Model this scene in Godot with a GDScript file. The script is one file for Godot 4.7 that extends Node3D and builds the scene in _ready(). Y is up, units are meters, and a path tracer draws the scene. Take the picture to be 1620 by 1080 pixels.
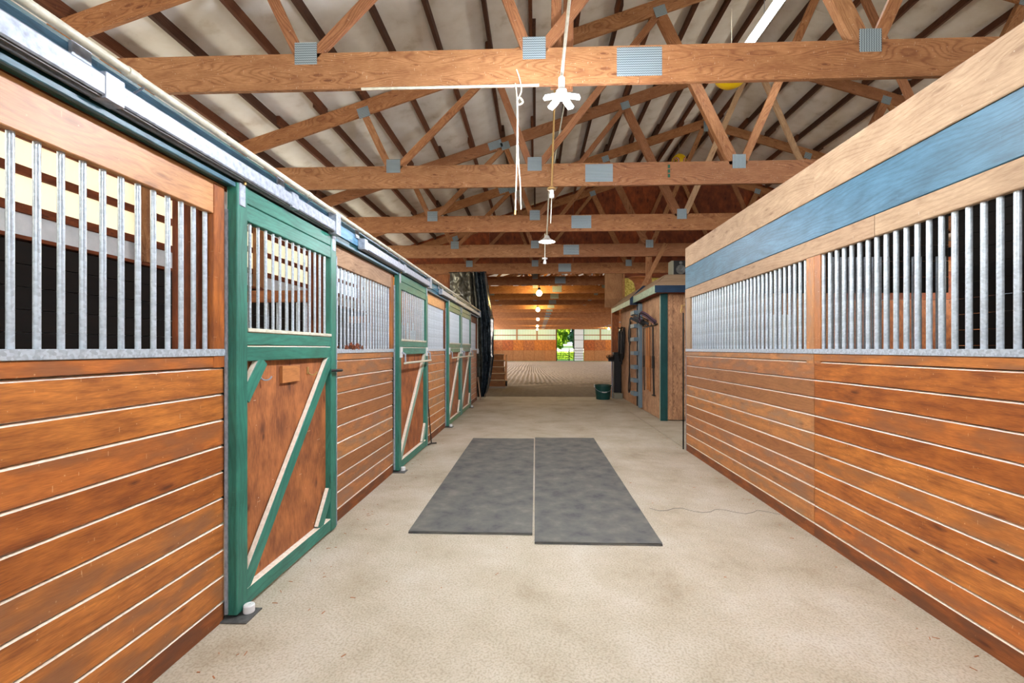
extends Node3D

var rng := RandomNumberGenerator.new()
var taken := {}
var M := {}
var bar_mesh := {}

func _ready() -> void:
	rng.seed = 7
	setup_view()
	make_materials()
	build_floor()
	build_roof()
	build_outer_walls()
	build_partition_wall()
	build_trusses()
	build_arena()
	build_left_row()
	build_right_row()
	build_tack_shed()
	build_fittings()
	build_outside()

# ------------------------------------------------------------------ camera, sky, lights, exposure
func setup_view() -> void:
	var cam := Camera3D.new()
	cam.name = "camera"
	cam.projection = Camera3D.PROJECTION_FRUSTUM
	cam.near = 0.05
	cam.far = 400.0
	cam.size = 0.05 * 1080.0 / 720.0
	cam.frustum_offset = Vector2(-10.0 / 720.0 * 0.05, 11.5 / 720.0 * 0.05)
	cam.position = Vector3(0, 1.4, 0)
	cam.rotation.y = atan(27.0 / 720.0)
	cam.current = true
	add_child(cam)
	var sky_m := ProceduralSkyMaterial.new()
	sky_m.sky_top_color = Color(0.62, 0.76, 0.95)
	sky_m.sky_horizon_color = Color(0.93, 0.96, 1.0)
	sky_m.ground_horizon_color = Color(0.75, 0.75, 0.70)
	sky_m.ground_bottom_color = Color(0.45, 0.44, 0.40)
	sky_m.sky_energy_multiplier = 1.15
	var sky := Sky.new()
	sky.sky_material = sky_m
	var env := Environment.new()
	env.background_mode = Environment.BG_SKY
	env.sky = sky
	env.tonemap_mode = Environment.TONE_MAPPER_LINEAR
	env.tonemap_exposure = 1.29
	env.sdfgi_enabled = true
	env.ssao_enabled = true
	env.ssil_enabled = true
	var we := WorldEnvironment.new()
	we.name = "world"
	we.environment = env
	add_child(we)
	var sun := DirectionalLight3D.new()
	sun.name = "sun"
	sun.light_color = Color(1.0, 0.95, 0.86)
	sun.light_energy = 3.0
	sun.light_angular_distance = 2.0
	sun.shadow_enabled = true
	sun.rotation = Vector3(deg_to_rad(-42), deg_to_rad(35), 0)
	add_child(sun)
	# daylight through the translucent strips high in the long walls
	area("left_window_light", Vector3(-4.86, 3.2, -3.4), Vector3(1, 0, 0), Vector2(19.4, 0.7), Color(1.0, 0.97, 0.88), 22.0)
	area("right_fill_light", Vector3(12.86, 3.2, -3.4), Vector3(-1, 0, 0), Vector2(19.4, 0.7), Color(1.0, 0.97, 0.9), 60.0)  # unseen strip, added to bring daylight to the right side
	area("arena_window_light", Vector3(-4.86, 3.1, -36.5), Vector3(1, -0.2, 0), Vector2(30.0, 1.1), Color(1.0, 0.965, 0.94), 95.0)
	area("arena_window_light", Vector3(12.86, 3.1, -36.5), Vector3(-1, -0.2, 0), Vector2(30.0, 1.1), Color(1.0, 0.965, 0.94), 95.0)

func area(called: String, at: Vector3, dir: Vector3, size: Vector2, c: Color, e: float) -> void:
	var l := AreaLight3D.new()
	l.name = called
	l.area_size = size
	l.light_color = c
	l.light_energy = e
	l.set("area_range", 60.0)
	l.shadow_enabled = true
	l.area_normalize_energy = true
	add_child(l, true)
	l.look_at_from_position(at, at + dir, Vector3.UP)

func omni(par: Node, called: String, at: Vector3, c: Color, e: float, r := 0.06) -> void:
	var l := OmniLight3D.new()
	l.name = called
	l.light_color = c
	l.light_energy = e
	l.light_size = r
	l.omni_range = 60.0
	l.omni_attenuation = 2.0
	l.shadow_enabled = true
	par.add_child(l, true)
	l.position = at - org(par)

# ------------------------------------------------------------------ naming
func numbered(called: String) -> String:
	if not taken.has(called):
		taken[called] = 0
		return called
	taken[called] += 1
	return "%s_%03d" % [called, taken[called]]

func tag(o: Node, label: String, category: String, group := "") -> void:
	o.set_meta("label", label)
	o.set_meta("category", category)
	if group:
		o.set_meta("group", group)

func thing(called: String, label: String, category: String, at := Vector3.ZERO, group := "") -> Node3D:
	var o := Node3D.new()
	o.name = numbered(called)
	add_child(o)
	o.position = at
	tag(o, label, category, group)
	return o

func struct(called: String, label := "") -> Node3D:
	var o := Node3D.new()
	o.name = numbered(called)
	add_child(o)
	o.set_meta("kind", "structure")
	if label:
		o.set_meta("label", label)
	return o

func dup(src: Node3D, at: Vector3, label: String, group := "") -> Node3D:
	var c := src.duplicate() as Node3D
	c.name = numbered(String(src.name).split("_0")[0])
	add_child(c)
	c.position = at
	c.set_meta("label", label)
	if group:
		c.set_meta("group", group)
	return c

func org(n: Node) -> Vector3:
	var v := Vector3.ZERO
	while n is Node3D and n != self:
		v += (n as Node3D).position
		n = n.get_parent()
	return v

func put(par: Node, called: String, mesh: Mesh, m: Material = null, at := Vector3.ZERO) -> MeshInstance3D:
	var o := MeshInstance3D.new()
	o.name = called
	o.mesh = mesh
	if m:
		o.material_override = m
	o.position = at
	par.add_child(o, true)
	return o

# ------------------------------------------------------------------ shapes
func quad(st: SurfaceTool, a: Vector3, b: Vector3, c: Vector3, d: Vector3, n: Vector3, ua: Vector2, ub: Vector2, uc: Vector2, ud: Vector2) -> void:
	var vs := [a, b, c, a, c, d]
	var us := [ua, ub, uc, ua, uc, ud]
	var order := [0, 1, 2, 3, 4, 5]
	if (b - a).cross(c - a).dot(n) > 0.0:
		order = [0, 2, 1, 3, 5, 4]
	for i in order:
		st.set_normal(n)
		st.set_uv(us[i])
		st.add_vertex(vs[i])

# a straight prism: outline poly (counter-clockwise in e1, e2), pushed along ax. Upward faces may take a second material.
func prism(poly: PackedVector2Array, o: Vector3, e1: Vector3, e2: Vector3, ax: Vector3, m: Material, top: Material = null, top_min := 0.5) -> ArrayMesh:
	var st := SurfaceTool.new()
	st.begin(Mesh.PRIMITIVE_TRIANGLES)
	var st2 := SurfaceTool.new()
	st2.begin(Mesh.PRIMITIVE_TRIANGLES)
	var used2 := false
	var ln := ax.length()
	var ad := ax / ln
	var ru := rng.randf() * 2.4
	var rv := rng.randf() * 0.45
	var area2 := 0.0
	var k := poly.size()
	for i in k:
		area2 += poly[i].cross(poly[(i + 1) % k])
	var hand := 1.0 if area2 > 0.0 else -1.0
	for i in k:
		var p := poly[i]
		var q := poly[(i + 1) % k]
		var e := q - p
		var wd := e.length()
		if wd < 1e-5:
			continue
		var n2 := Vector2(e.y, -e.x) / wd * hand
		var n := (e1 * n2.x + e2 * n2.y).normalized()
		var a := o + e1 * p.x + e2 * p.y
		var b := o + e1 * q.x + e2 * q.y
		var v0: float = fposmod(rv, maxf(0.02, 0.5 - wd))
		var s := st
		if top and n.y > top_min:
			s = st2
			used2 = true
		quad(s, a, b, b + ax, a + ax, n, Vector2(ru, v0), Vector2(ru, v0 + wd), Vector2(ru + ln, v0 + wd), Vector2(ru + ln, v0))
	var tri := Geometry2D.triangulate_polygon(poly)
	for t in range(0, tri.size(), 3):
		for side in 2:
			var sh := ax * float(side)
			var n: Vector3 = ad if side == 1 else -ad
			var pts := []
			for j in 3:
				var p: Vector2 = poly[tri[t + j]]
				pts.append([o + e1 * p.x + e2 * p.y + sh, Vector2(ru + p.x * 0.3, rv * 0.5 + p.y)])
			if (pts[1][0] - pts[0][0]).cross(pts[2][0] - pts[0][0]).dot(n) > 0.0:
				pts = [pts[0], pts[2], pts[1]]
			for p in pts:
				st.set_normal(n)
				st.set_uv(p[1])
				st.add_vertex(p[0])
	var am := st.commit()
	am.surface_set_material(0, m)
	if used2:
		st2.commit(am)
		am.surface_set_material(1, top)
	return am

func octo(w: float, t: float, c: float) -> PackedVector2Array:
	var a := w / 2.0
	var b := t / 2.0
	return PackedVector2Array([Vector2(-a + c, -b), Vector2(a - c, -b), Vector2(a, -b + c), Vector2(a, b - c), Vector2(a - c, b), Vector2(-a + c, b), Vector2(-a, b - c), Vector2(-a, -b + c)])

# a length of lumber from a to b: width w along wdir, thickness t across both, edges eased
func board(par: Node, called: String, a: Vector3, b: Vector3, w: float, t: float, wdir: Vector3, m: Material, top: Material = null, ease_ := 0.003) -> MeshInstance3D:
	var g := org(par)
	var ax := b - a
	var ad := ax.normalized()
	var e1 := (wdir - ad * wdir.dot(ad)).normalized()
	var e2 := ad.cross(e1)
	var c := minf(ease_, minf(w, t) * 0.3)
	return put(par, called, prism(octo(w, t, c), a - g, e1, e2, ax, m, top))

# a box given by two opposite corners, its grain along the longest side
func box(par: Node, called: String, p: Vector3, q: Vector3, m: Material, top: Material = null, ease_ := 0.003) -> MeshInstance3D:
	var lo := p.min(q)
	var hi := p.max(q)
	var s := hi - lo
	var c := (lo + hi) / 2.0
	var axis := s.max_axis_index()
	var other := [0, 1, 2]
	other.erase(axis)
	var wi: int = other[0] if s[other[0]] >= s[other[1]] else other[1]
	var ti: int = other[1] if wi == other[0] else other[0]
	var h := Vector3.ZERO
	h[axis] = s[axis] / 2.0
	var wd := Vector3.ZERO
	wd[wi] = 1.0
	return board(par, called, c - h, c + h, s[wi], s[ti], wd, m, top, ease_)

func plate(par: Node, called: String, poly: PackedVector2Array, o: Vector3, e1: Vector3, e2: Vector3, ax: Vector3, m: Material, top: Material = null) -> MeshInstance3D:
	return put(par, called, prism(poly, o - org(par), e1, e2, ax, m, top))

func lathe(profile: Array, segs := 24) -> ArrayMesh:
	var st := SurfaceTool.new()
	st.begin(Mesh.PRIMITIVE_TRIANGLES)
	st.set_smooth_group(-1)
	var acc := 0.0
	for i in profile.size() - 1:
		var p: Vector2 = profile[i]
		var q: Vector2 = profile[i + 1]
		var n2 := Vector2((q - p).y, -(q - p).x).normalized()
		var ln := (q - p).length()
		for s in segs:
			var a0 := TAU * s / segs
			var a1 := TAU * (s + 1) / segs
			var d0 := Vector3(cos(a0), 0, sin(a0))
			var d1 := Vector3(cos(a1), 0, sin(a1))
			var vs := [d0 * p.x + Vector3.UP * p.y, d1 * p.x + Vector3.UP * p.y, d1 * q.x + Vector3.UP * q.y, d0 * q.x + Vector3.UP * q.y]
			var ns := [d0 * n2.x + Vector3.UP * n2.y, d1 * n2.x + Vector3.UP * n2.y, d1 * n2.x + Vector3.UP * n2.y, d0 * n2.x + Vector3.UP * n2.y]
			var us := [Vector2(a0 * 0.1, acc), Vector2(a1 * 0.1, acc), Vector2(a1 * 0.1, acc + ln), Vector2(a0 * 0.1, acc + ln)]
			var mid := (d0 + d1) * n2.x + Vector3.UP * 2.0 * n2.y
			for tri in [[0, 1, 2], [0, 2, 3]]:
				var A: Vector3 = vs[tri[0]]
				var B: Vector3 = vs[tri[1]]
				var C: Vector3 = vs[tri[2]]
				if (B - A).cross(C - A).length() < 1e-10:
					continue
				var od: Array = tri if (B - A).cross(C - A).dot(mid) < 0.0 else [tri[0], tri[2], tri[1]]
				for v in od:
					st.set_normal(ns[v])
					st.set_uv(us[v])
					st.add_vertex(vs[v])
		acc += ln
	return st.commit()

func tube_into(st: SurfaceTool, pts: Array, r: float, segs := 8) -> void:
	var rings := []
	var prev := Vector3.ZERO
	for i in pts.size():
		var d: Vector3 = (pts[mini(i + 1, pts.size() - 1)] - pts[maxi(i - 1, 0)]).normalized()
		var side := prev
		if i == 0:
			side = d.cross(Vector3.UP if absf(d.y) < 0.9 else Vector3.RIGHT).normalized()
		side = (side - d * side.dot(d)).normalized()
		prev = side
		var up := d.cross(side)
		var ring := []
		for s in segs + 1:
			var a := TAU * s / segs
			ring.append(side * cos(a) + up * sin(a))
		rings.append(ring)
	var acc := 0.0
	for i in pts.size() - 1:
		var ln: float = (pts[i + 1] - pts[i]).length()
		for s in segs:
			var vs := [pts[i] + rings[i][s] * r, pts[i] + rings[i][s + 1] * r, pts[i + 1] + rings[i + 1][s + 1] * r, pts[i + 1] + rings[i + 1][s] * r]
			var ns := [rings[i][s], rings[i][s + 1], rings[i + 1][s + 1], rings[i + 1][s]]
			var us := [Vector2(acc, s * 0.02), Vector2(acc, s * 0.02 + 0.02), Vector2(acc + ln, s * 0.02 + 0.02), Vector2(acc + ln, s * 0.02)]
			for tri in [[0, 1, 2], [0, 2, 3]]:
				var A: Vector3 = vs[tri[0]]
				var od: Array = tri if (vs[tri[1]] - A).cross(vs[tri[2]] - A).dot(ns[0] + ns[1]) < 0.0 else [tri[0], tri[2], tri[1]]
				for v in od:
					st.set_normal(ns[v])
					st.set_uv(us[v])
					st.add_vertex(vs[v])
		acc += ln
	for e in 2:
		var c: Vector3 = pts[0] if e == 0 else pts[-1]
		var ring: Array = rings[0] if e == 0 else rings[-1]
		var n: Vector3 = (pts[0] - pts[1]).normalized() if e == 0 else (pts[-1] - pts[-2]).normalized()
		for s in segs:
			var A: Vector3 = c + ring[s] * r
			var B: Vector3 = c + ring[s + 1] * r
			var seq := [c, A, B] if (A - c).cross(B - c).dot(n) < 0.0 else [c, B, A]
			for v in seq:
				st.set_normal(n)
				st.set_uv(Vector2.ZERO)
				st.add_vertex(v)

func tube(par: Node, called: String, pts: Array, r: float, m: Material, segs := 8) -> MeshInstance3D:
	var g := org(par)
	var local := []
	for p in pts:
		local.append(p - g)
	var st := SurfaceTool.new()
	st.begin(Mesh.PRIMITIVE_TRIANGLES)
	tube_into(st, local, r, segs)
	return put(par, called, st.commit(), m)

func smooth_path(pts: Array, n := 6) -> Array:
	var c := Curve3D.new()
	for i in pts.size():
		var t: Vector3 = (pts[mini(i + 1, pts.size() - 1)] - pts[maxi(i - 1, 0)]) / 6.0
		c.add_point(pts[i], -t, t)
	var out := []
	for i in pts.size() - 1:
		for k in n:
			out.append(c.sample(i, float(k) / n))
	out.append(pts[-1])
	return out

# a surface from a grid of points, smooth, seen from both sides
func sheet(pts: Array, cols: int, rows: int, uvs: Array = []) -> ArrayMesh:
	var st := SurfaceTool.new()
	st.begin(Mesh.PRIMITIVE_TRIANGLES)
	st.set_smooth_group(0)
	for r in rows:
		for c in cols:
			st.set_uv(uvs[r * cols + c] if uvs.size() else Vector2(c, r) * 0.1)
			st.add_vertex(pts[r * cols + c])
	for r in rows - 1:
		for c in cols - 1:
			var i := r * cols + c
			for v in [i, i + 1, i + cols + 1, i, i + cols + 1, i + cols]:
				st.add_index(v)
	st.generate_normals()
	return st.commit()

func bar(par: Node, called: String, at: Vector3, h: float, r: float, m: Material) -> void:
	var key := "%d_%d" % [int(h * 1000), int(r * 10000)]
	if not bar_mesh.has(key):
		var c := CylinderMesh.new()
		c.top_radius = r
		c.bottom_radius = r
		c.height = h
		c.radial_segments = 20
		c.rings = 1
		bar_mesh[key] = c
	put(par, called, bar_mesh[key], m, at - org(par))

# ------------------------------------------------------------------ textures and materials
# wood: 2.4 m along the grain (repeating) by 0.5 m across
func wood_tex(seed_: int, light: Color, dark: Color, rings: float, warp: float, fine: float, blot: float, knots: int, specks: int, speck_c := Color(0.93, 0.9, 0.85), w := 1024, h := 288, grey := Color(0, 0, 0, 0)) -> ImageTexture:
	var r := RandomNumberGenerator.new()
	r.seed = seed_
	var n1 := FastNoiseLite.new()
	n1.seed = seed_
	n1.noise_type = FastNoiseLite.TYPE_SIMPLEX
	n1.frequency = 1.0
	n1.fractal_type = FastNoiseLite.FRACTAL_NONE
	var n2 := n1.duplicate() as FastNoiseLite
	n2.fractal_type = FastNoiseLite.FRACTAL_FBM
	n2.fractal_octaves = 3
	var kn := []
	for i in knots:
		kn.append(Vector3(r.randf() * w, r.randf() * h, r.randf_range(3.0, 8.0)))
	var buf := PackedByteArray()
	buf.resize(w * h * 3)
	var R := 0.382
	for x in w:
		var th := TAU * x / w
		var cx := cos(th) * R
		var cz := sin(th) * R
		for y in h:
			var vy := 0.5 * y / h
			var wv := n1.get_noise_3d(cx * 1.1, vy * 5.0, cz * 1.1) * warp
			var f := n2.get_noise_3d(cx * 14.0, vy * 260.0, cz * 14.0)
			var b := n2.get_noise_3d(cx * 3.0 + 9.0, vy * 9.0, cz * 3.0)
			var kd := 0.0
			for k in kn:
				var dx := absf(x - k.x)
				dx = minf(dx, w - dx) * 0.35
				var dy: float = (y - k.y)
				var d2: float = (dx * dx + dy * dy) / (k.z * k.z)
				if d2 < 14.0:
					wv += exp(-d2 * 0.35) * 0.055
					kd = maxf(kd, exp(-d2 * 1.3))
			var g := 0.5 + 0.5 * sin((vy * rings + wv * rings) * TAU)
			g = g * g * g
			var t := clampf(0.30 + 0.42 * g * rings / 60.0 + fine * f + blot * b + kd * 0.7, 0.0, 1.0)
			var c := light.lerp(dark, t)
			if grey.a > 0.0:
				c = c.lerp(Color(grey.r, grey.g, grey.b), clampf((b + 0.15) * 1.6, 0.0, 1.0) * grey.a)
			var i := (y * w + x) * 3
			buf[i] = int(clampf(c.r, 0, 1) * 255)
			buf[i + 1] = int(clampf(c.g, 0, 1) * 255)
			buf[i + 2] = int(clampf(c.b, 0, 1) * 255)
	for s in specks:
		var sx := r.randi_range(0, w - 3)
		var sy := r.randi_range(0, h - 14)
		var ln := r.randi_range(1, 3) if r.randf() < 0.75 else r.randi_range(4, 12)
		var wd := 1 if ln > 3 else r.randi_range(1, 2)
		var al := r.randf_range(0.35, 0.9)
		for dy in ln:
			for dx in wd:
				var i := ((sy + dy) * w + sx + dx) * 3
				buf[i] = int(lerpf(buf[i], speck_c.r * 255, al))
				buf[i + 1] = int(lerpf(buf[i + 1], speck_c.g * 255, al))
				buf[i + 2] = int(lerpf(buf[i + 2], speck_c.b * 255, al))
	var im := Image.create_from_data(w, h, false, Image.FORMAT_RGB8, buf)
	return ImageTexture.create_from_image(im)

func noise_tex(seed_: int, freq: float, ramp: Array, size := 512, octaves := 5, type := FastNoiseLite.TYPE_SIMPLEX_SMOOTH, normal := false, bump := 4.0) -> NoiseTexture2D:
	var n := FastNoiseLite.new()
	n.seed = seed_
	n.noise_type = type
	n.frequency = freq
	n.fractal_octaves = octaves
	n.fractal_gain = 0.6
	if type == FastNoiseLite.TYPE_CELLULAR:
		n.cellular_return_type = FastNoiseLite.RETURN_CELL_VALUE
		n.fractal_type = FastNoiseLite.FRACTAL_NONE
	var t := NoiseTexture2D.new()
	t.width = size
	t.height = size
	t.seamless = true
	t.noise = n
	if normal:
		t.as_normal_map = true
		t.bump_strength = bump
	else:
		var g := Gradient.new()
		var off := PackedFloat32Array()
		var cs := PackedColorArray()
		for i in ramp.size():
			off.append(float(i) / (ramp.size() - 1))
			cs.append(ramp[i])
		g.offsets = off
		g.colors = cs
		t.color_ramp = g
	return t

func mat(key: String, tex: Texture2D, tint: Color, rough := 0.7, metal := 0.0, scale := Vector3(1, 1, 1), tri := false) -> StandardMaterial3D:
	var m := StandardMaterial3D.new()
	m.resource_name = key
	m.albedo_texture = tex
	m.albedo_color = tint
	m.roughness = rough
	m.metallic = metal
	m.uv1_scale = scale
	if tri:
		m.uv1_triplanar = true
		m.uv1_world_triplanar = true
	m.texture_filter = BaseMaterial3D.TEXTURE_FILTER_LINEAR_WITH_MIPMAPS_ANISOTROPIC
	M[key] = m
	return m

func glow(key: String, c: Color, e: float) -> StandardMaterial3D:
	var m := StandardMaterial3D.new()
	m.resource_name = key
	m.albedo_color = Color(0.9, 0.9, 0.9)
	m.emission_enabled = true
	m.emission = c
	m.emission_energy_multiplier = e
	M[key] = m
	return m

func family(key: String, tex: Array, tints: Array, rough: float) -> void:
	var list := []
	for i in tints.size():
		list.append(mat("%s_%d" % [key, i], tex[i % tex.size()], tints[i], rough, 0.0, Vector3(1.0 / 2.4, 2.0, 1)))
	M[key] = list

func any(key: String) -> Material:
	var l: Array = M[key]
	return l[rng.randi() % l.size()]

func make_materials() -> void:
	var t_truss := wood_tex(11, Color(0.79, 0.59, 0.41), Color(0.47, 0.28, 0.15), 44.0, 0.10, 0.30, 0.22, 7, 420)
	var t_truss2 := wood_tex(12, Color(0.77, 0.56, 0.39), Color(0.49, 0.30, 0.17), 60.0, 0.05, 0.34, 0.2, 4, 380)
	var t_stain := wood_tex(21, Color(0.82, 0.51, 0.22), Color(0.40, 0.20, 0.08), 22.0, 0.06, 0.30, 0.34, 6, 160, Color(0.85, 0.72, 0.6))
	var t_stain2 := wood_tex(22, Color(0.79, 0.51, 0.25), Color(0.43, 0.23, 0.10), 16.0, 0.08, 0.30, 0.34, 5, 180, Color(0.85, 0.75, 0.65), 1024, 288, Color(0.56, 0.40, 0.30, 0.6))
	var t_dusty := wood_tex(23, Color(0.80, 0.55, 0.33), Color(0.49, 0.30, 0.17), 20.0, 0.08, 0.32, 0.36, 6, 300, Color(0.88, 0.80, 0.72), 1024, 288, Color(0.62, 0.49, 0.40, 0.7))
	var t_raw := wood_tex(31, Color(0.85, 0.75, 0.63), Color(0.61, 0.50, 0.40), 30.0, 0.08, 0.34, 0.28, 9, 90)
	var t_paint := wood_tex(41, Color(1.0, 1.0, 1.0), Color(0.62, 0.66, 0.66), 34.0, 0.05, 0.34, 0.38, 3, 150, Color(1, 1, 1))
	var t_ply := wood_tex(51, Color(0.72, 0.44, 0.24), Color(0.36, 0.19, 0.10), 14.0, 0.16, 0.34, 0.42, 12, 60)
	var t_t111 := wood_tex(61, Color(0.86, 0.68, 0.52), Color(0.48, 0.33, 0.24), 46.0, 0.14, 0.45, 0.3, 6, 120, Color(0.85, 0.74, 0.62))
	family("truss", [t_truss, t_truss2], [Color(0.93, 0.91, 0.89), Color(0.88, 0.84, 0.82), Color(0.92, 0.87, 0.82)], 0.72)
	family("truss_pale", [t_raw], [Color(1.0, 0.95, 0.90)], 0.75)
	family("stain", [t_stain, t_stain2], [Color(1, 1, 1), Color(1.0, 0.97, 0.92), Color(0.94, 0.90, 0.86), Color(1.0, 0.92, 0.84), Color(0.9, 0.84, 0.8)], 0.48)
	family("stain_dusty", [t_dusty, t_raw, t_dusty], [Color(1.0, 1.0, 1.0), Color(0.80, 0.60, 0.44), Color(0.94, 0.90, 0.9), Color(0.98, 0.95, 0.9), Color(0.80, 0.62, 0.47), Color(0.9, 0.86, 0.84)], 0.5)
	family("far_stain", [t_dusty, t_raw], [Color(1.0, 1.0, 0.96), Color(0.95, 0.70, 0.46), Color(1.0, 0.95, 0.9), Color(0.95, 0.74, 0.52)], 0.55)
	family("raw", [t_raw], [Color(0.86, 0.83, 0.80), Color(0.83, 0.79, 0.76)], 0.75)
	family("orange_top", [t_raw], [Color(1.0, 0.82, 0.64)], 0.45)
	family("grey_top", [t_raw], [Color(0.86, 0.79, 0.74)], 0.7)
	family("kick", [t_stain2], [Color(0.74, 0.66, 0.60), Color(0.68, 0.58, 0.48)], 0.8)
	family("green", [t_paint], [Color(0.20, 0.50, 0.43), Color(0.22, 0.53, 0.46)], 0.45)
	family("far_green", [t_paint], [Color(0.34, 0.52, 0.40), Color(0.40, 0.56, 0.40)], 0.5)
	family("deep_green", [t_paint], [Color(0.08, 0.30, 0.30)], 0.45)
	family("blue", [t_paint], [Color(0.28, 0.46, 0.56)], 0.5)
	family("lit_blue", [t_paint], [Color(0.44, 0.66, 0.82)], 0.5)  # header teal as it looks where light catches it
	family("teal", [t_paint], [Color(0.26, 0.46, 0.54)], 0.45)
	family("navy", [t_paint], [Color(0.07, 0.20, 0.32)], 0.5)
	family("pale_green", [t_paint], [Color(0.62, 0.74, 0.66)], 0.6)
	family("ply", [t_ply], [Color(1, 1, 1), Color(1.0, 0.95, 0.88)], 0.7)
	family("gable_ply", [t_ply], [Color(0.80, 0.66, 0.58), Color(0.88, 0.72, 0.6), Color(0.74, 0.6, 0.52)], 0.75)
	family("orange_ply", [t_ply, t_stain], [Color(1.0, 0.9, 0.75), Color(1.0, 1.0, 0.9), Color(1.0, 1.0, 0.95)], 0.65)
	family("tan_ply", [t_raw], [Color(0.80, 0.66, 0.52), Color(0.84, 0.68, 0.52)], 0.7)
	family("t111", [t_t111], [Color(1, 1, 1), Color(0.95, 0.92, 0.9)], 0.8)
	family("purlin", [t_truss2], [Color(0.50, 0.42, 0.36), Color(0.42, 0.36, 0.32), Color(0.58, 0.48, 0.4)], 0.85)
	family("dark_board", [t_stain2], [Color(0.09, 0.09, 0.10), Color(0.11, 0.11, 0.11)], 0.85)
	family("brown_board", [t_ply], [Color(0.75, 0.62, 0.5)], 0.8)
	var dust := noise_tex(5, 0.03, [Color(0.86, 0.79, 0.70), Color(0.97, 0.93, 0.87)], 256)
	mat("dust", dust, Color(1, 1, 1), 0.9, 0.0, Vector3(4, 4, 4))
	mat("concrete", noise_tex(71, 0.006, [Color(0.66, 0.60, 0.51), Color(0.745, 0.70, 0.62), Color(0.79, 0.75, 0.68), Color(0.83, 0.80, 0.75)], 1024, 6), Color(1, 1, 1), 0.75, 0.0, Vector3(0.19, 0.19, 0.19), true)
	var con: StandardMaterial3D = M.concrete
	con.detail_enabled = true
	con.detail_albedo = noise_tex(72, 0.09, [Color(0.78, 0.75, 0.71), Color(0.95, 0.945, 0.935), Color(1, 1, 1)], 512, 4)
	con.detail_blend_mode = BaseMaterial3D.BLEND_MODE_MUL
	con.detail_uv_layer = BaseMaterial3D.DETAIL_UV_2
	con.uv2_triplanar = true
	con.uv2_world_triplanar = true
	con.uv2_scale = Vector3(1.3, 1.3, 1.3)
	con.normal_enabled = true
	con.normal_texture = noise_tex(73, 0.05, [], 512, 5, FastNoiseLite.TYPE_SIMPLEX_SMOOTH, true, 3.0)
	con.normal_scale = 0.35
	mat("sand", noise_tex(75, 0.02, [Color(0.50, 0.43, 0.37), Color(0.64, 0.57, 0.51), Color(0.74, 0.68, 0.63)], 512), Color(1, 1, 1), 0.95, 0.0, Vector3(0.5, 0.5, 0.5), true)
	mat("galv", noise_tex(81, 0.06, [Color(0.66, 0.70, 0.74), Color(0.72, 0.76, 0.80), Color(0.79, 0.83, 0.87)], 256, 3, FastNoiseLite.TYPE_CELLULAR), Color(1, 1, 1), 0.34, 0.3, Vector3(7, 7, 7), true)
	mat("galv_dull", noise_tex(82, 0.03, [Color(0.50, 0.53, 0.57), Color(0.62, 0.65, 0.70), Color(0.70, 0.73, 0.78)], 256, 4), Color(1, 1, 1), 0.5, 0.3, Vector3(3, 3, 3), true)
	mat("track_grey", noise_tex(83, 0.03, [Color(0.30, 0.30, 0.30), Color(0.46, 0.46, 0.45)], 256, 4), Color(1, 1, 1), 0.5, 0.4, Vector3(3, 3, 3), true)
	mat("rubber", noise_tex(91, 0.008, [Color(0.26, 0.27, 0.28), Color(0.36, 0.36, 0.35), Color(0.41, 0.405, 0.38), Color(0.49, 0.475, 0.44)], 1024, 8), Color(1, 1, 1), 0.8, 0.0, Vector3(0.45, 0.45, 0.45), true)
	mat("vinyl", noise_tex(101, 0.010, [Color(0.80, 0.77, 0.71), Color(0.915, 0.90, 0.87), Color(0.945, 0.935, 0.91), Color(0.965, 0.96, 0.945)], 512, 6), Color(1, 1, 1), 0.6, 0.0, Vector3(0.4, 0.4, 0.4), true)
	mat("seam", null, Color(0.93, 0.92, 0.9), 0.5)
	mat("tarp_silver", noise_tex(111, 0.02, [Color(0.32, 0.30, 0.25), Color(0.44, 0.42, 0.36), Color(0.55, 0.56, 0.55)], 256), Color(1, 1, 1), 0.25, 0.4, Vector3(1, 1, 1), true)
	mat("tarp_black", noise_tex(112, 0.02, [Color(0.10, 0.13, 0.15), Color(0.20, 0.24, 0.27), Color(0.34, 0.39, 0.42)], 256), Color(1, 1, 1), 0.22, 0.0, Vector3(1, 1, 1), true)
	mat("black", null, Color(0.05, 0.05, 0.055), 0.6)
	mat("black_metal", null, Color(0.06, 0.06, 0.065), 0.4, 0.5)
	mat("leather", null, Color(0.07, 0.05, 0.045), 0.45)
	mat("purple", null, Color(0.36, 0.25, 0.33), 0.7)
	mat("white", null, Color(0.88, 0.88, 0.88), 0.5)
	mat("cream", noise_tex(121, 0.03, [Color(0.70, 0.68, 0.60), Color(0.90, 0.89, 0.83)], 256), Color(1, 1, 1), 0.5, 0.0, Vector3(2, 2, 2), true)
	mat("brass", null, Color(0.72, 0.58, 0.36), 0.4, 0.6)
	mat("rope", null, Color(0.85, 0.80, 0.72), 0.9)
	mat("bucket_green", null, Color(0.03, 0.27, 0.25), 0.4)
	mat("ladder", null, Color(0.42, 0.50, 0.55), 0.6)
	mat("foam", noise_tex(131, 0.03, [Color(0.52, 0.45, 0.16), Color(0.80, 0.72, 0.36), Color(0.90, 0.84, 0.52)], 256), Color(1, 1, 1), 0.95, 0.0, Vector3(1.5, 1.5, 1.5), true)
	mat("grass", noise_tex(141, 0.05, [Color(0.25, 0.42, 0.10), Color(0.50, 0.66, 0.22)], 256), Color(1, 1, 1), 0.95, 0.0, Vector3(1, 1, 1), true)
	mat("leaf", noise_tex(142, 0.05, [Color(0.30, 0.46, 0.08), Color(0.58, 0.72, 0.14), Color(0.76, 0.82, 0.25)], 256), Color(1, 1, 1), 0.8, 0.0, Vector3(0.6, 0.6, 0.6), true)
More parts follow.
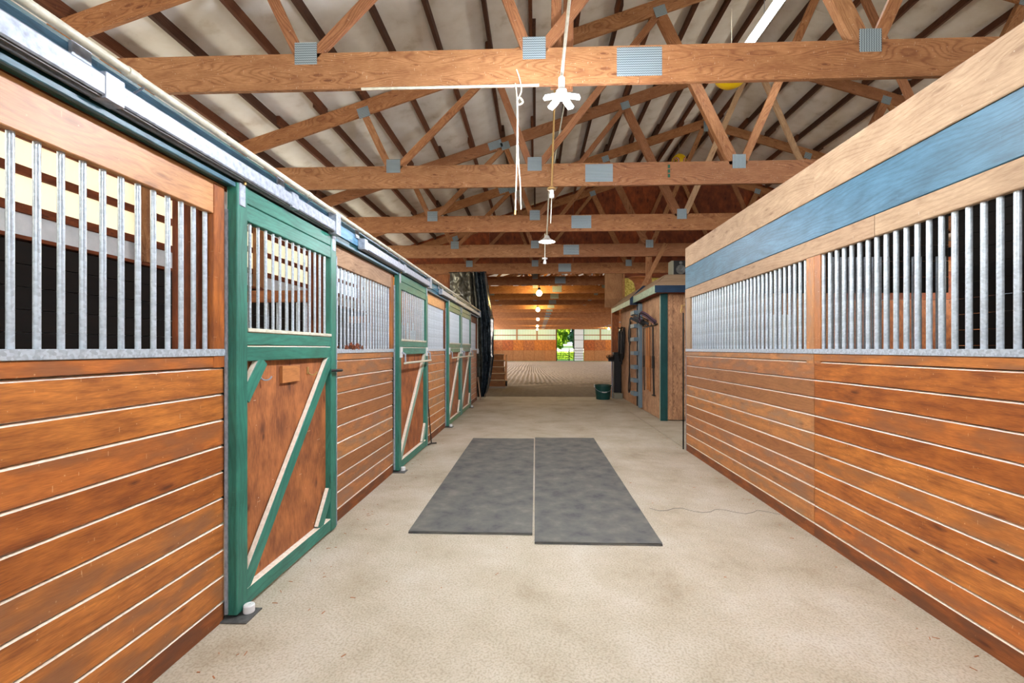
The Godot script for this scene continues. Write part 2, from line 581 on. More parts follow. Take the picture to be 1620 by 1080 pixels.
	mat("leaf_blue", noise_tex(143, 0.05, [Color(0.16, 0.30, 0.20), Color(0.30, 0.46, 0.32)], 256), Color(1, 1, 1), 0.8, 0.0, Vector3(0.6, 0.6, 0.6), true)
	mat("steel_wall", noise_tex(151, 0.02, [Color(0.84, 0.87, 0.89), Color(0.92, 0.94, 0.96)], 256), Color(1, 1, 1), 0.5, 0.1, Vector3(1, 1, 1), true)
	mat("door_skin", null, Color(0.86, 0.92, 1.0), 0.4)
	mat("earth", noise_tex(152, 0.03, [Color(0.32, 0.26, 0.20), Color(0.48, 0.40, 0.32)], 256), Color(1, 1, 1), 0.95, 0.0, Vector3(1, 1, 1), true)
	mat("plaque", t_raw, Color(0.93, 0.70, 0.48), 0.6, 0.0, Vector3(1.0 / 2.4, 2.0, 1))
	mat("block", null, Color(0.56, 0.55, 0.48), 0.9)
	mat("stamp", null, Color(0.10, 0.30, 0.22), 0.8)
	glow("daylight_pane", Color(1.0, 0.93, 0.72), 0.62)
	glow("arena_pane", Color(0.84, 0.93, 0.80), 0.34)
	M.arena_pane.albedo_color = Color(0.62, 0.68, 0.58)
	glow("bulb_cool", Color(0.93, 0.96, 1.0), 8.0)
	glow("bulb_warm", Color(1.0, 0.90, 0.62), 22.0)
	glow("tube", Color(0.95, 0.98, 1.0), 10.0)
	# punched steel truss plates: rows of tooth slots
	var im := Image.create(64, 64, false, Image.FORMAT_RGB8)
	im.fill(Color(0.60, 0.66, 0.69))
	for row in 8:
		for x in 64:
			var zig := absi((x % 8) - 4) / 2
			for dy in 3:
				im.set_pixel(x, (row * 8 + 2 + zig + dy) % 64, Color(0.22, 0.26, 0.29) if dy < 2 else Color(0.76, 0.82, 0.86))
	mat("nail_plate", ImageTexture.create_from_image(im), Color(1, 1, 1), 0.45, 0.3, Vector3(6.5, 6.5, 1))

# ------------------------------------------------------------------ building shell
const ZT := [-3.76, -6.12, -8.47, -10.84, -13.24]   # front faces of the trusses over the aisle
const XL := -5.0
const XR := 13.0

func yb(x: float) -> float:      # underside of the truss top chords
	return 5.325 + 0.318 * (x if x <= 4.0 else 8.0 - x)

func build_floor() -> void:
	var f := struct("floor", "pale worn concrete slab floor of the barn aisle")
	var g := 0.005
	for s in [[-5.0, 2.1, 7.5, -6.95], [-5.0, 2.1, -6.95, -13.3], [2.1, 13.0, 7.5, -6.95], [2.1, 13.0, -6.95, -13.3]]:
		box(f, "concrete_slab", Vector3(s[0] + g, -0.2, s[2] - g), Vector3(s[1] - g, 0.0, s[3] + g), M.concrete, null, 0.004)
	box(f, "base_earth", Vector3(-5.2, -0.4, 7.5), Vector3(13.2, -0.21, -13.3), M.earth)
	# crack across the slab beside the right wall
	var pts := []
	for i in 16:
		pts.append(Vector3(1.0 + i * 0.071, 0.0005, -4.02 + 0.05 * sin(i * 1.3) + rng.randf_range(-0.015, 0.015) + i * 0.004))
	tube(f, "crack", pts, 0.0022, M.track_grey, 4)
	# bits of straw and grit trodden into the aisle
	var st := SurfaceTool.new()
	st.begin(Mesh.PRIMITIVE_TRIANGLES)
	for i in 300:
		var z := -1.2 - 11.5 * pow(rng.randf(), 1.6)
		var x := rng.randf_range(-1.5, 2.0)
		if rng.randf() < 0.4:
			x = (-1.5 + absf(rng.randfn(0, 0.12))) if rng.randf() < 0.5 else 2.04 - absf(rng.randfn(0, 0.12))
		if x > -1.0 and x < 0.94 and z > -7.13 and z < -3.22:
			continue
		var a := rng.randf() * TAU
		var ln := rng.randf_range(0.003, 0.016)
		var d := Vector3(cos(a), 0, sin(a)) * ln
		var n := Vector3(-sin(a), 0, cos(a)) * rng.randf_range(0.001, 0.0025)
		var c := Vector3(x, 0.001, z)
		var up := Vector3(0, 0.002, 0)
		quad(st, c - d - n + up, c + d - n + up, c + d + n + up, c - d + n + up, Vector3.UP, Vector2(0, 0), Vector2(0, 0.1), Vector2(0.1, 0.1), Vector2(0.1, 0))
		quad(st, c - d - n, c + d - n, c + d - n + up, c - d - n + up, -n.normalized(), Vector2(0, 0), Vector2(0, 0.1), Vector2(0.1, 0.1), Vector2(0.1, 0))
		quad(st, c - d + n, c + d + n, c + d + n + up, c - d + n + up, n.normalized(), Vector2(0, 0), Vector2(0, 0.1), Vector2(0.1, 0.1), Vector2(0.1, 0))
	var o := put(self, "straw_litter", st.commit(), any("ply"))
	o.set_meta("kind", "stuff")
	tag(o, "scattered straw bits and grit on the concrete aisle floor", "litter")

func build_roof() -> void:
	var r := struct("ceiling", "white vinyl-faced insulation between dark purlins under the pitched barn roof")
	var xs := []
	for i in range(-9, 7):
		xs.append(-0.04 + i * 0.575)
	xs.append(3.86)
	for i in range(7):
		xs.append(4.27 + i * 0.575)
	for i in range(8):
		xs.append(8.30 + i * 0.575)
	var zs := [6.6, 3.32, 0.96, -1.4] + ZT
	for i in xs.size():
		var x: float = xs[i]
		if x < -4.9 or x > 12.9:
			continue
		var y := yb(x) + 0.213
		for k in zs.size() - 1:
			var sh := 0.022 if (k + i) % 2 == 0 else -0.022
			var z0: float = zs[k] + (0.0 if k == 0 else rng.randf_range(0.1, 0.3))
			var z1: float = zs[k + 1] - rng.randf_range(0.02, 0.2)
			z1 = maxf(z1, -13.28)
			board(r, "purlin", Vector3(x + sh, y + 0.055, z0), Vector3(x + sh, y + 0.055, z1), 0.11, 0.046, Vector3.UP, any("purlin"))
	# vinyl facing, one bellied strip between each pair of purlins, with taped seams
	var edges := [-5.0] + xs + [13.0]
	edges.sort()
	for i in edges.size() - 1:
		var a: float = edges[i]
		var b: float = edges[i + 1]
		if b - a < 0.05:
			continue
		var cuts := [a, b]
		if a < 4.0 and b > 4.0:
			cuts = [a, 4.0, b]
		for c in cuts.size() - 1:
			insulation(r, cuts[c], cuts[c + 1])
	for s in 2:
		var x0 := -5.3 if s == 0 else 4.0
		var x1 := 4.0 if s == 0 else 13.3
		var y0 := yb(x0) + 0.36
		var y1 := yb(x1) + 0.36
		plate(r, "roof_deck", PackedVector2Array([Vector2(x0, y0), Vector2(x1, y1), Vector2(x1, y1 + 0.08), Vector2(x0, y0 + 0.08)]), Vector3(0, 0, 7.0), Vector3.RIGHT, Vector3.UP, Vector3(0, 0, -60.0), M.steel_wall)

func insulation(par: Node, a: float, b: float) -> void:
	var cols := 7
	var rows := 70
	var pts := []
	var uvs := []
	var n := FastNoiseLite.new()
	n.seed = int(a * 100.0) + 5
	n.frequency = 0.9
	var sag := 0.045 * (b - a) / 0.575
	for r in rows:
		var z := 6.6 - (6.6 + 13.3) * r / (rows - 1)
		for c in cols:
			var f := float(c) / (cols - 1)
			var x := lerpf(a, b, f)
			var bulge := sin(f * PI)
			pts.append(Vector3(x, yb(x) + 0.335 - bulge * sag * (0.7 + 0.9 * n.get_noise_2d(x * 1.5, z)), z))
			uvs.append(Vector2(x, z))
	put(par, "insulation_panel", sheet(pts, cols, rows, uvs), M.vinyl)
	if b - a > 0.3:
		for z in [-7.35, -11.9, -1.9, 2.9]:
			var st: Array = []
			var zz: float = z + rng.randf_range(-0.04, 0.04)
			for rr in 2:
				for c in cols:
					var f := float(c) / (cols - 1)
					var x := lerpf(a, b, f)
					st.append(Vector3(x, yb(x) + 0.333 - sin(f * PI) * sag * 1.15, zz + rr * 0.018))
			put(par, "seam_tape", sheet(st, cols, 2), M.seam)

func long_wall(called: String, x: float, s: float, label: String) -> void:
	# s = +1: the inside faces +x
	var w := struct(called, label)
	var yt := 3.55
	box(w, "steel_sheet", Vector3(x - s * 0.14, 0, 7.0), Vector3(x - s * 0.1, 2.82, -13.3), M.steel_wall)
	box(w, "eave_sheet", Vector3(x - s * 0.14, yt, 7.0), Vector3(x - s * 0.1, 4.2, -13.3), M.steel_wall)
	for i in 11:
		var y0 := 0.01 + i * 0.222
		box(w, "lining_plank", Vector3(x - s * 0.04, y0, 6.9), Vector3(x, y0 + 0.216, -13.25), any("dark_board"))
	box(w, "ledge", Vector3(x - s * 0.09, 2.462, 6.9), Vector3(x + s * 0.04, 2.50, -13.25), any("brown_board"))
	for y in [2.79, 3.165, 3.52]:
		box(w, "girt", Vector3(x - s * 0.095, y - 0.045, 6.9), Vector3(x - s * 0.055, y + 0.045, -13.25), any("brown_board"))
	for k in 9:
		var z: float = 6.2 - k * 2.37
		box(w, "wall_post", Vector3(x - s * 0.05, 2.5, z - 0.07), Vector3(x + s * 0.08, 3.7, z + 0.07), any("truss"))
	var px := 2.0
	for k in int(19.9 / px):
		var z0 := 6.6 - k * px
		box(w, "translucent_pane", Vector3(x - s * 0.125, 2.80, z0), Vector3(x - s * 0.11, 3.56, z0 - px + 0.012), M.daylight_pane)

func build_outer_walls() -> void:
	long_wall("wall_left", XL, 1.0, "outer stall wall with dark planks below and a glowing translucent strip above")
	long_wall("wall_right", XR, -1.0, "unseen far outer wall with dark planks, its glowing strip added for light")
	var w := struct("wall_front", "unseen end wall behind the camera, its wide doorway opened for fill light")  # opening made out of view so sky light fills from behind
	for x in [[-5.1, -1.9], [2.4, 13.1]]:
		box(w, "wall_sheet", Vector3(x[0], 0, 7.06), Vector3(x[1], 3.6, 7.0), M.steel_wall)
	plate(w, "gable_sheet", PackedVector2Array([Vector2(-5.1, 3.6), Vector2(13.1, 3.6), Vector2(13.1, yb(13.1) + 0.35), Vector2(4, yb(4.0) + 0.35), Vector2(-5.1, yb(-5.1) + 0.35)]), Vector3(0, 0, 7.06), Vector3.RIGHT, Vector3.UP, Vector3(0, 0, -0.06), M.steel_wall)

func build_partition_wall() -> void:
	var w := struct("wall_back", "plywood gable partition with a wide opening to the riding arena")
	var z := -13.30
	var th := 0.03
	# plywood sheets above the header, trimmed to the roof
	var x := -5.0
	while x < 12.95:
		var x1 := minf(x + 1.22, 13.0)
		var poly := PackedVector2Array([Vector2(x + 0.002, 3.60), Vector2(x1 - 0.002, 3.60), Vector2(x1 - 0.002, yb(x1) + 0.3)])
		if x < 4.0 and x1 > 4.0:
			poly.append(Vector2(4.0, yb(4.0) + 0.3))
		poly.append(Vector2(x + 0.002, yb(x) + 0.3))
		# grain runs upright: push the outline through the wall
		var m := any("gable_ply")
		put(w, "plywood_sheet", upright_panel(poly, z, th), m)
		x = x1
	for p in [[-5.0, -3.78], [-3.78, -2.56], [-2.56, -2.12]]:
		put(w, "plywood_sheet", upright_panel(PackedVector2Array([Vector2(p[0] + 0.002, 0), Vector2(p[1] - 0.002, 0), Vector2(p[1] - 0.002, 3.596), Vector2(p[0] + 0.002, 3.596)]), z, th), any("orange_ply"))
	put(w, "plywood_sheet", upright_panel(PackedVector2Array([Vector2(2.02, 2.6), Vector2(2.53, 2.6), Vector2(2.53, 3.596), Vector2(2.02, 3.596)]), z, th), any("tan_ply"))
	put(w, "plywood_sheet", upright_panel(PackedVector2Array([Vector2(2.53, 0.0), Vector2(13.0, 0.0), Vector2(13.0, 2.78), Vector2(2.53, 2.78)]), z, th), any("ply"))
	put(w, "plywood_sheet", upright_panel(PackedVector2Array([Vector2(4.1, 2.79), Vector2(13.0, 2.79), Vector2(13.0, 3.59), Vector2(4.1, 3.59)]), z, th), any("gable_ply"))
	box(w, "insulation_batt", Vector3(2.55, 2.79, z - 0.03), Vector3(4.08, 3.45, z - 0.11), M.foam)
	box(w, "header_board", Vector3(2.54, 3.46, z), Vector3(4.1, 3.59, z - 0.04), any("brown_board"))
	box(w, "opening_post", Vector3(2.22, 0.0, z + 0.02), Vector3(2.42, 2.6, z - 0.14), any("ply"))
	box(w, "opening_post", Vector3(-2.3, 0.0, z - 0.03), Vector3(-2.12, 3.58, z - 0.17), any("ply"))
	box(w, "batten", Vector3(2.54, 2.7, z + 0.045), Vector3(2.58, 3.58, z), any("truss"))

func upright_panel(poly: PackedVector2Array, z: float, th: float) -> ArrayMesh:
	# plywood whose grain runs up: texture u follows height
	var st := SurfaceTool.new()
	st.begin(Mesh.PRIMITIVE_TRIANGLES)
	var ru := rng.randf() * 2.4
	var rv := rng.randf()
	var tri := Geometry2D.triangulate_polygon(poly)
	for side in 2:
		var n := Vector3(0, 0, 1 if side == 0 else -1)
		var zz := z if side == 0 else z - th
		for t in range(0, tri.size(), 3):
			var ps := []
			for j in 3:
				var p: Vector2 = poly[tri[t + j]]
				ps.append(Vector3(p.x, p.y, zz))
			if (ps[1] - ps[0]).cross(ps[2] - ps[0]).dot(n) > 0.0:
				ps = [ps[0], ps[2], ps[1]]
			for p in ps:
				st.set_normal(n)
				st.set_uv(Vector2(p.y + ru, p.x * 0.5 + rv))
				st.add_vertex(p)
	var k := poly.size()
	var area2 := 0.0
	for i in k:
		area2 += poly[i].cross(poly[(i + 1) % k])
	for i in k:
		var p := poly[i]
		var q := poly[(i + 1) % k]
		var e := (q - p).normalized()
		var n := Vector3(e.y, -e.x, 0) * signf(area2)
		quad(st, Vector3(p.x, p.y, z), Vector3(q.x, q.y, z), Vector3(q.x, q.y, z - th), Vector3(p.x, p.y, z - th), n, Vector2(0, 0), Vector2(0, 0.1), Vector2(0.02, 0.1), Vector2(0.02, 0))
	return st.commit()

# ------------------------------------------------------------------ roof trusses
func make_truss(z: float, label: String, pale := false, group := "") -> Node3D:
	var t := thing("roof_truss", label, "roof truss", Vector3(4.0, 3.58, z), group)
	var th := 0.040
	var zc := z - th / 2.0
	var cy := 3.58 + 0.1525
	# bottom chord in three spliced lengths
	for s in [[-5.0, 0.848], [0.852, 7.148], [7.152, 12.98]]:
		board(t, "bottom_chord", Vector3(s[0], cy, zc), Vector3(s[1], cy, zc), 0.305, th, Vector3.UP, any("truss"))
	# top chords
	for s in [[-4.95, -0.75], [-0.745, 3.995], [12.95, 8.75], [8.745, 4.005]]:
		var a := Vector3(s[0], yb(s[0]) + 0.105, zc)
		var b := Vector3(s[1], yb(s[1]) + 0.105, zc)
		board(t, "top_chord", a, b, 0.2, th, Vector3.UP, any("truss"))
	var bot := [-1.93, -0.01, 2.69, 5.31, 8.01, 9.93]
	var top := [-2.34, -0.56, 1.66, 3.95, 4.05, 6.34, 8.56, 10.34]
	var webs := [[0, 0, 0.09], [0, 1, 0.09], [1, 1, 0.09], [1, 2, 0.09], [2, 2, 0.14], [2, 3, 0.10], [3, 4, 0.10], [3, 5, 0.14], [4, 5, 0.09], [4, 6, 0.09], [5, 6, 0.09], [5, 7, 0.09]]
	for w in webs:
		var bx: float = bot[w[0]]
		var tx: float = top[w[1]]
		var off := 0.055 * signf(tx - bx)
		var a := Vector3(bx + off, 3.86, zc)
		var b := Vector3(tx, yb(tx) + 0.03, zc)
		var m: Material = any("truss_pale") if pale and (w[1] == 3 or w[1] == 4) else any("truss")
		var wth := th if w[2] < 0.12 else 0.08
		board(t, "web", a + Vector3(0, 0, 0.0 if wth == th else -0.02), b + Vector3(0, 0, 0.0 if wth == th else -0.02), w[2], wth, Vector3.RIGHT, m)
	# toothed steel plates
	for i in bot.size():
		var wd := 0.19 if i != 2 and i != 3 else 0.175
		var y0 := 3.79 if i != 2 and i != 3 else 3.785
		box(t, "nail_plate", Vector3(bot[i] - wd / 2, y0, z + 0.003), Vector3(bot[i] + wd / 2, y0 + 0.185, z), M.nail_plate, null, 0.001)
	for i in top.size():
		if i == 4:
			continue
		var tx: float = top[i] if i != 3 else 4.0
		var sl := 0.318 if tx < 4.0 else -0.318
		var d := Vector3(1, sl, 0).normalized()
		if i == 3:
			board(t, "nail_plate", Vector3(tx, yb(tx) - 0.10, z + 0.0015), Vector3(tx, yb(tx) + 0.15, z + 0.0015), 0.1, 0.003, Vector3.RIGHT, M.nail_plate, null, 0.001)
		else:
			var c := Vector3(tx, yb(tx) + 0.04, z + 0.0015)
			board(t, "nail_plate", c - d * 0.08, c + d * 0.08, 0.14, 0.003, Vector3.UP, M.nail_plate, null, 0.001)
	for sx in [0.85, 7.15]:
		box(t, "splice_plate", Vector3(sx - 0.183, 3.632, z + 0.003), Vector3(sx + 0.183, 3.868, z), M.nail_plate, null, 0.001)
	for sx in [-0.747, 8.747]:
		var d2 := Vector3(1, 0.318 if sx < 4 else -0.318, 0).normalized()
		var c2 := Vector3(sx, yb(sx) + 0.115, z + 0.0015)
		board(t, "splice_plate", c2 - d2 * 0.13, c2 + d2 * 0.13, 0.15, 0.003, Vector3.UP, M.nail_plate, null, 0.001)
	return t

func build_trusses() -> void:
	var names := [
		"nearest timber roof truss, the one the white rope hangs from",
		"second timber roof truss from the camera, with the small green stamp on its bottom chord",
		"third timber roof truss from the camera, with two pale peak webs",
		"fourth timber roof truss from the camera, just beyond the white cone lamp",
		"fifth timber roof truss, fixed against the plywood gable above the arena opening"]
	for i in 5:
		var t := make_truss(ZT[i], names[i], i == 2)
		if i == 0:
			for dx in [0.17, 0.275]:
				board(t, "hanger", Vector3(dx, 3.60, -3.86 - (dx - 0.17) * 0.3), Vector3(dx + 0.02, yb(0.2) + 0.2, -3.86 - (dx - 0.17) * 0.3), 0.085, 0.038, Vector3.RIGHT, any("truss"))
		if i == 1:
			for k in 3:
				box(t, "grade_stamp", Vector3(1.758, 3.80 - k * 0.062, -6.1185), Vector3(1.79, 3.845 - k * 0.062, -6.12), M.stamp, null, 0.0003)
	var z := -15.6
	var src: Node3D = null
	var nth := ["first", "second", "third", "fourth", "fifth", "sixth", "seventh", "eighth", "ninth", "tenth", "eleventh", "twelfth", "thirteenth", "fourteenth", "fifteenth", "last"]
	for k in 16:
		var lab: String = nth[k] + " timber roof truss over the riding arena, counting from the opening"
		var zz := z - k * 2.37
		if src == null:
			src = make_truss(zz, lab, false, "roof trusses over the riding arena")
		else:
			dup(src, Vector3(4.0, 3.58, zz), lab, "roof trusses over the riding arena")

# ------------------------------------------------------------------ riding arena beyond the opening
func build_arena() -> void:
	var cols := 640
	var rows := 100
	var n := FastNoiseLite.new()
	n.seed = 3
	n.frequency = 0.35
	var st := SurfaceTool.new()
	st.begin(Mesh.PRIMITIVE_TRIANGLES)
	st.set_smooth_group(0)
	for r in rows:
		var f := float(r) / (rows - 1)
		var z := -13.32 - 38.6 * pow(f, 1.35)
		for c in cols:
			var x := lerpf(-5.0, 13.0, float(c) / (cols - 1))
			var d := -z
			# passes of the harrow: straight at the left, swinging to the right further over
			var swing := 0.125 * clampf(x + 0.5, 0.0, 3.0) / 3.0
			var ph := (x + swing * (d - 18.0) + 0.10 * n.get_noise_2d(x * 0.8, z * 0.5)) / 0.22
			var fur := 0.5 + 0.5 * cos(TAU * ph)
			var raked := clampf((d - 17.5) / 2.0, 0.12, 1.0) * clampf((44.0 - d) / 5.0, 0.25, 1.0)
			var rough := n.get_noise_2d(x * 9.0, z * 9.0)
			var y := -0.035 + raked * 0.06 * fur * fur * (0.8 + 0.6 * rough) + 0.018 * rough
			# shade by the gateway and in the furrows, painted into the sand colour
			var gate_shade := clampf((20.0 - d) / 2.6 + 1.2 * n.get_noise_2d(x * 1.2, z * 2.5), 0.0, 1.0)
			var dry := lerpf(0.62, 1.0, fur * raked + (1.0 - raked) * 0.5)  # troughs darkened in the colour to bring out the furrow shading
			var col := Color(0.53, 0.455, 0.405).lerp(Color(0.19, 0.145, 0.09), gate_shade * 0.85) * dry
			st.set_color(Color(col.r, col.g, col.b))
			st.set_uv(Vector2(x, z))
			st.add_vertex(Vector3(x, y, z))
	for r in rows - 1:
		for c in cols - 1:
			var i := r * cols + c
			for v in [i, i + 1, i + cols + 1, i, i + cols + 1, i + cols]:
				st.add_index(v)
	st.generate_normals()
	var sm := mat("sand_raked", noise_tex(76, 0.03, [Color(0.80, 0.79, 0.78), Color(1, 1, 1)], 256), Color(1, 1, 1), 0.95, 0.0, Vector3(0.7, 0.7, 0.7), true)
	sm.vertex_color_use_as_albedo = true
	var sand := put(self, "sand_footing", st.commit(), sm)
	sand.set_meta("kind", "stuff")
	tag(sand, "harrowed sand footing of the riding arena with raked furrows", "sand")
	var w := struct("wall_arena", "arena walls with reddish plywood kickboards under translucent strips")
	box(w, "base_earth", Vector3(-5.2, -0.4, -13.3), Vector3(13.2, -0.12, -52.2), M.earth)
	var z := -52.0
	# far wall: plywood sheets, panes between posts, and the gable above
	var spans := [[-5.0, -3.78], [-3.78, -2.56], [-2.56, -1.34], [-1.34, -0.12], [-0.12, 1.1], [1.1, 2.42], [5.5, 6.72], [6.72, 7.94], [7.94, 9.16], [9.16, 10.4], [10.4, 11.6], [11.6, 13.0]]
	for s in spans:
		put(w, "plywood_sheet", upright_panel(PackedVector2Array([Vector2(s[0] + 0.01, 1.22), Vector2(s[1] - 0.01, 1.22), Vector2(s[1] - 0.01, 2.42), Vector2(s[0] + 0.01, 2.42)]), z, 0.03), any("orange_ply"))
		put(w, "plywood_sheet", upright_panel(PackedVector2Array([Vector2(s[0] + 0.01, 0.0), Vector2(s[1] - 0.01, 0.0), Vector2(s[1] - 0.01, 1.21), Vector2(s[0] + 0.01, 1.21)]), z, 0.03), any("tan_ply"))
	for s in [[-5.0, 2.42], [5.5, 13.0]]:
		box(w, "backing", Vector3(s[0], 0.0, z - 0.035), Vector3(s[1], 2.42, z - 0.06), any("brown_board"))
	for s in [[-5.0, -2.1], [-2.1, 0.2], [0.2, 2.42], [5.5, 7.4], [7.4, 9.9], [9.9, 13.0]]:
		box(w, "translucent_pane", Vector3(s[0] + 0.05, 2.42, z - 0.09), Vector3(s[1] - 0.05, 3.72, z - 0.11), M.arena_pane)
		box(w, "wall_post", Vector3(s[1] - 0.09, 2.42, z), Vector3(s[1] + 0.05, 3.75, z - 0.08), any("truss"))
		box(w, "girt", Vector3(s[0], 2.90, z - 0.02), Vector3(s[1] - 0.09, 3.0, z - 0.06), any("truss"))
		var ribs := int((s[1] - s[0]) / 0.3)
		for k in ribs:
			box(w, "pane_rib", Vector3(s[0] + 0.2 + k * 0.3, 2.42, z - 0.07), Vector3(s[0] + 0.225 + k * 0.3, 3.72, z - 0.09), M.steel_wall)
	plate(w, "gable_sheet", PackedVector2Array([Vector2(-5.1, 3.72), Vector2(13.1, 3.72), Vector2(13.1, yb(13.1) + 0.35), Vector2(4, yb(4.0) + 0.35), Vector2(-5.1, yb(-5.1) + 0.35)]), Vector3(0, 0, z - 0.1), Vector3.RIGHT, Vector3.UP, Vector3(0, 0, -0.05), any("gable_ply"))
	for sx in [XL, XR]:
		var s := 1.0 if sx < 0.0 else -1.0
		box(w, "side_sheet", Vector3(sx - s * 0.14, 0, -13.3), Vector3(sx - s * 0.02, 2.42, -52.1), any("ply"))
		box(w, "side_pane", Vector3(sx - s * 0.14, 2.42, -21.0), Vector3(sx - s * 0.12, 3.72, -52.0), M.arena_pane)
		box(w, "side_upper_sheet", Vector3(sx - s * 0.14, 2.42, -13.4), Vector3(sx - s * 0.12, 3.72, -20.99), M.steel_wall)
		box(w, "side_eave", Vector3(sx - s * 0.14, 3.72, -13.3), Vector3(sx - s * 0.1, 4.2, -52.1), M.steel_wall)
		for k in 16:
			box(w, "wall_post", Vector3(sx - s * 0.1, 0, -15.6 - k * 2.37), Vector3(sx + s * 0.04, 3.72, -15.75 - k * 2.37), any("truss"))
	# doorway trim and the sliding steel door pushed aside
	var d := struct("door_1", "open doorway in the far arena wall looking out to greenery")
	for x in [2.42, 4.385]:
		box(d, "jamb", Vector3(x - 0.04, 0, z + 0.02), Vector3(x + 0.04, 3.75, z - 0.12), M.black_metal)
	box(d, "head", Vector3(2.38, 3.70, z + 0.02), Vector3(4.42, 3.78, z - 0.12), M.black_metal)
	box(d, "threshold", Vector3(2.40, -0.1, z + 0.02), Vector3(4.40, 0.01, z - 0.5), M.sand)
	var sd := thing("sliding_door", "pale ribbed steel sliding door beside the far doorway", "sliding door", Vector3(4.95, 0, z + 0.06))
	for k in 7:
		box(sd, "steel_panel", Vector3(4.44 + k * 0.145, 0.05, z + 0.06), Vector3(4.58 + k * 0.145, 3.7, z + 0.03), M.door_skin)
	for y in [2.93, 2.35, 1.45, 1.15, 0.85, 0.55, 0.25]:
		box(sd, "girt", Vector3(4.43, y, z + 0.11), Vector3(5.46, y + 0.07, z + 0.06), M.galv_dull)
	# hanging arena lamps
	var lab := ["nearest bulb in the row of warm arena lamps", "second bulb in the row of warm arena lamps", "third bulb in the row of warm arena lamps", "fourth bulb in the row of warm arena lamps", "farthest bulb in the row of warm arena lamps", "lone warm arena lamp to the right, above the right-hand panes"]
	var at := [Vector3(0.144, 3.5, -17.3), Vector3(0.136, 3.5, -24.6), Vector3(0.18, 3.5, -32.5), Vector3(0.18, 3.5, -42.6), Vector3(0.2, 3.5, -49.6), Vector3(7.73, 3.5, -48.3)]
	for i in 6:
		var t := thing("arena_lamp", lab[i], "lamp", at[i], "warm lamps hung over the arena")
		put(t, "bulb", lathe([Vector2(0.001, -0.1), Vector2(0.06, -0.09), Vector2(0.11, -0.03), Vector2(0.115, 0.02), Vector2(0.08, 0.09), Vector2(0.03, 0.13), Vector2(0.001, 0.135)], 16), M.bulb_warm)
		put(t, "socket", lathe([Vector2(0.001, 0.13), Vector2(0.05, 0.13), Vector2(0.05, 0.2), Vector2(0.02, 0.22), Vector2(0.001, 0.22)], 12), M.black)
		tube(t, "cord", [at[i] + Vector3(0, 0.2, 0), at[i] + Vector3(0, 2.0, 0)], 0.012, M.black, 6)
		omni(t, "lamp_light", at[i], Color(1.0, 0.84, 0.50), 2.4 if i > 0 and i < 5 else 1.8, 0.1)
	# mounting steps behind the tarp
	var ms := thing("mounting_steps", "wooden mounting steps on small wheels just inside the arena, behind the tarp", "steps", Vector3(-1.6, 0.03, -16.8))
	var zb := -16.8
	for k in 5:
		var y := 0.22 + k * 0.235
		var xr := -1.07 - k * 0.035
		box(ms, "tread", Vector3(-2.3, y, zb + 0.02 - k * 0.22 + 0.2), Vector3(xr, y + 0.035, zb - k * 0.22 - 0.06), any("raw"), M.dust)
		box(ms, "riser", Vector3(-2.28, y - 0.2, zb - k * 0.22 + 0.17), Vector3(xr - 0.02, y, zb - k * 0.22 + 0.14), any("tan_ply"))
	for x in [-1.12, -2.25]:
		plate(ms, "stringer", PackedVector2Array([Vector2(0.3, 0.06), Vector2(-1.0, 0.06), Vector2(-1.0, 1.17), Vector2(-0.72, 1.17), Vector2(0.3, 0.14)]), Vector3(x - 0.02, 0, zb), Vector3(0, 0, 1), Vector3.UP, Vector3(0.035, 0, 0), any("tan_ply"))
	for x in [-1.06, -2.33]:
		var wh := put(ms, "wheel", lathe([Vector2(0.001, -0.03), Vector2(0.09, -0.03), Vector2(0.1, -0.015), Vector2(0.1, 0.015), Vector2(0.09, 0.03), Vector2(0.001, 0.03)], 18), M.black, Vector3(x + 1.6, 0.1, 0.15))
		wh.rotation.z = PI / 2

# ------------------------------------------------------------------ left row of stalls
func tg_board(par: Node, called: String, z0: float, z1: float, y0: float, y1: float, xf: float, s: float, m: Material) -> void:
	# tongue-and-groove board: upper edge bevelled, dust lies on the bevel
	var j := rng.randf_range(-0.0015, 0.0015)
	var bv := rng.randf_range(0.013, 0.018)
	var poly := PackedVector2Array([Vector2(0.036, y0), Vector2(0.036 + j, y1 - 0.009), Vector2(0.036 + j - bv, y1), Vector2(0.0, y1), Vector2(0.0, y0)])
	plate(par, called, poly, Vector3(xf - s * 0.036, 0, z0), Vector3(s, 0, 0), Vector3.UP, Vector3(0, 0, z1 - z0), m, M.dust)

const YB := [0.0, 0.104, 0.238, 0.371, 0.505, 0.638, 0.772, 0.905, 1.038, 1.170, 1.304]

func stall_panel(label: String, s: float, xf: float, z0: float, z1: float, bars: Array, fam: String, top_fam: String, has_top := true, br := 0.0105) -> Node3D:
	var t := thing("stall_wall", label, "stall front", Vector3(xf - s * 0.03, 0, (z0 + z1) / 2.0))
	for i in 10:
		var m: Material = any("kick") if i == 0 else any(fam)
		tg_board(t, "kick_board" if i == 0 else "plank", z0, z1, YB[i] + (0.0 if i == 0 else 0.005), YB[i + 1], xf, s, m)
	box(t, "middle_rail", Vector3(xf - s * 0.045, 1.308, z0), Vector3(xf + s * 0.004, 1.362, z1), any(fam))
	board(t, "sill", Vector3(xf - s * 0.018, 1.381, z0), Vector3(xf - s * 0.018, 1.381, z1), 0.06, 0.036, Vector3.RIGHT, M.galv, null, 0.002)
	for z in bars:
		bar(t, "bar", Vector3(xf - s * 0.024, 1.74, z), 0.76, br, M.galv)
	if has_top:
		box(t, "top_board", Vector3(xf - s * 0.035, 2.075, z0), Vector3(xf + s * 0.004, 2.235, z1), any(top_fam))
	return t

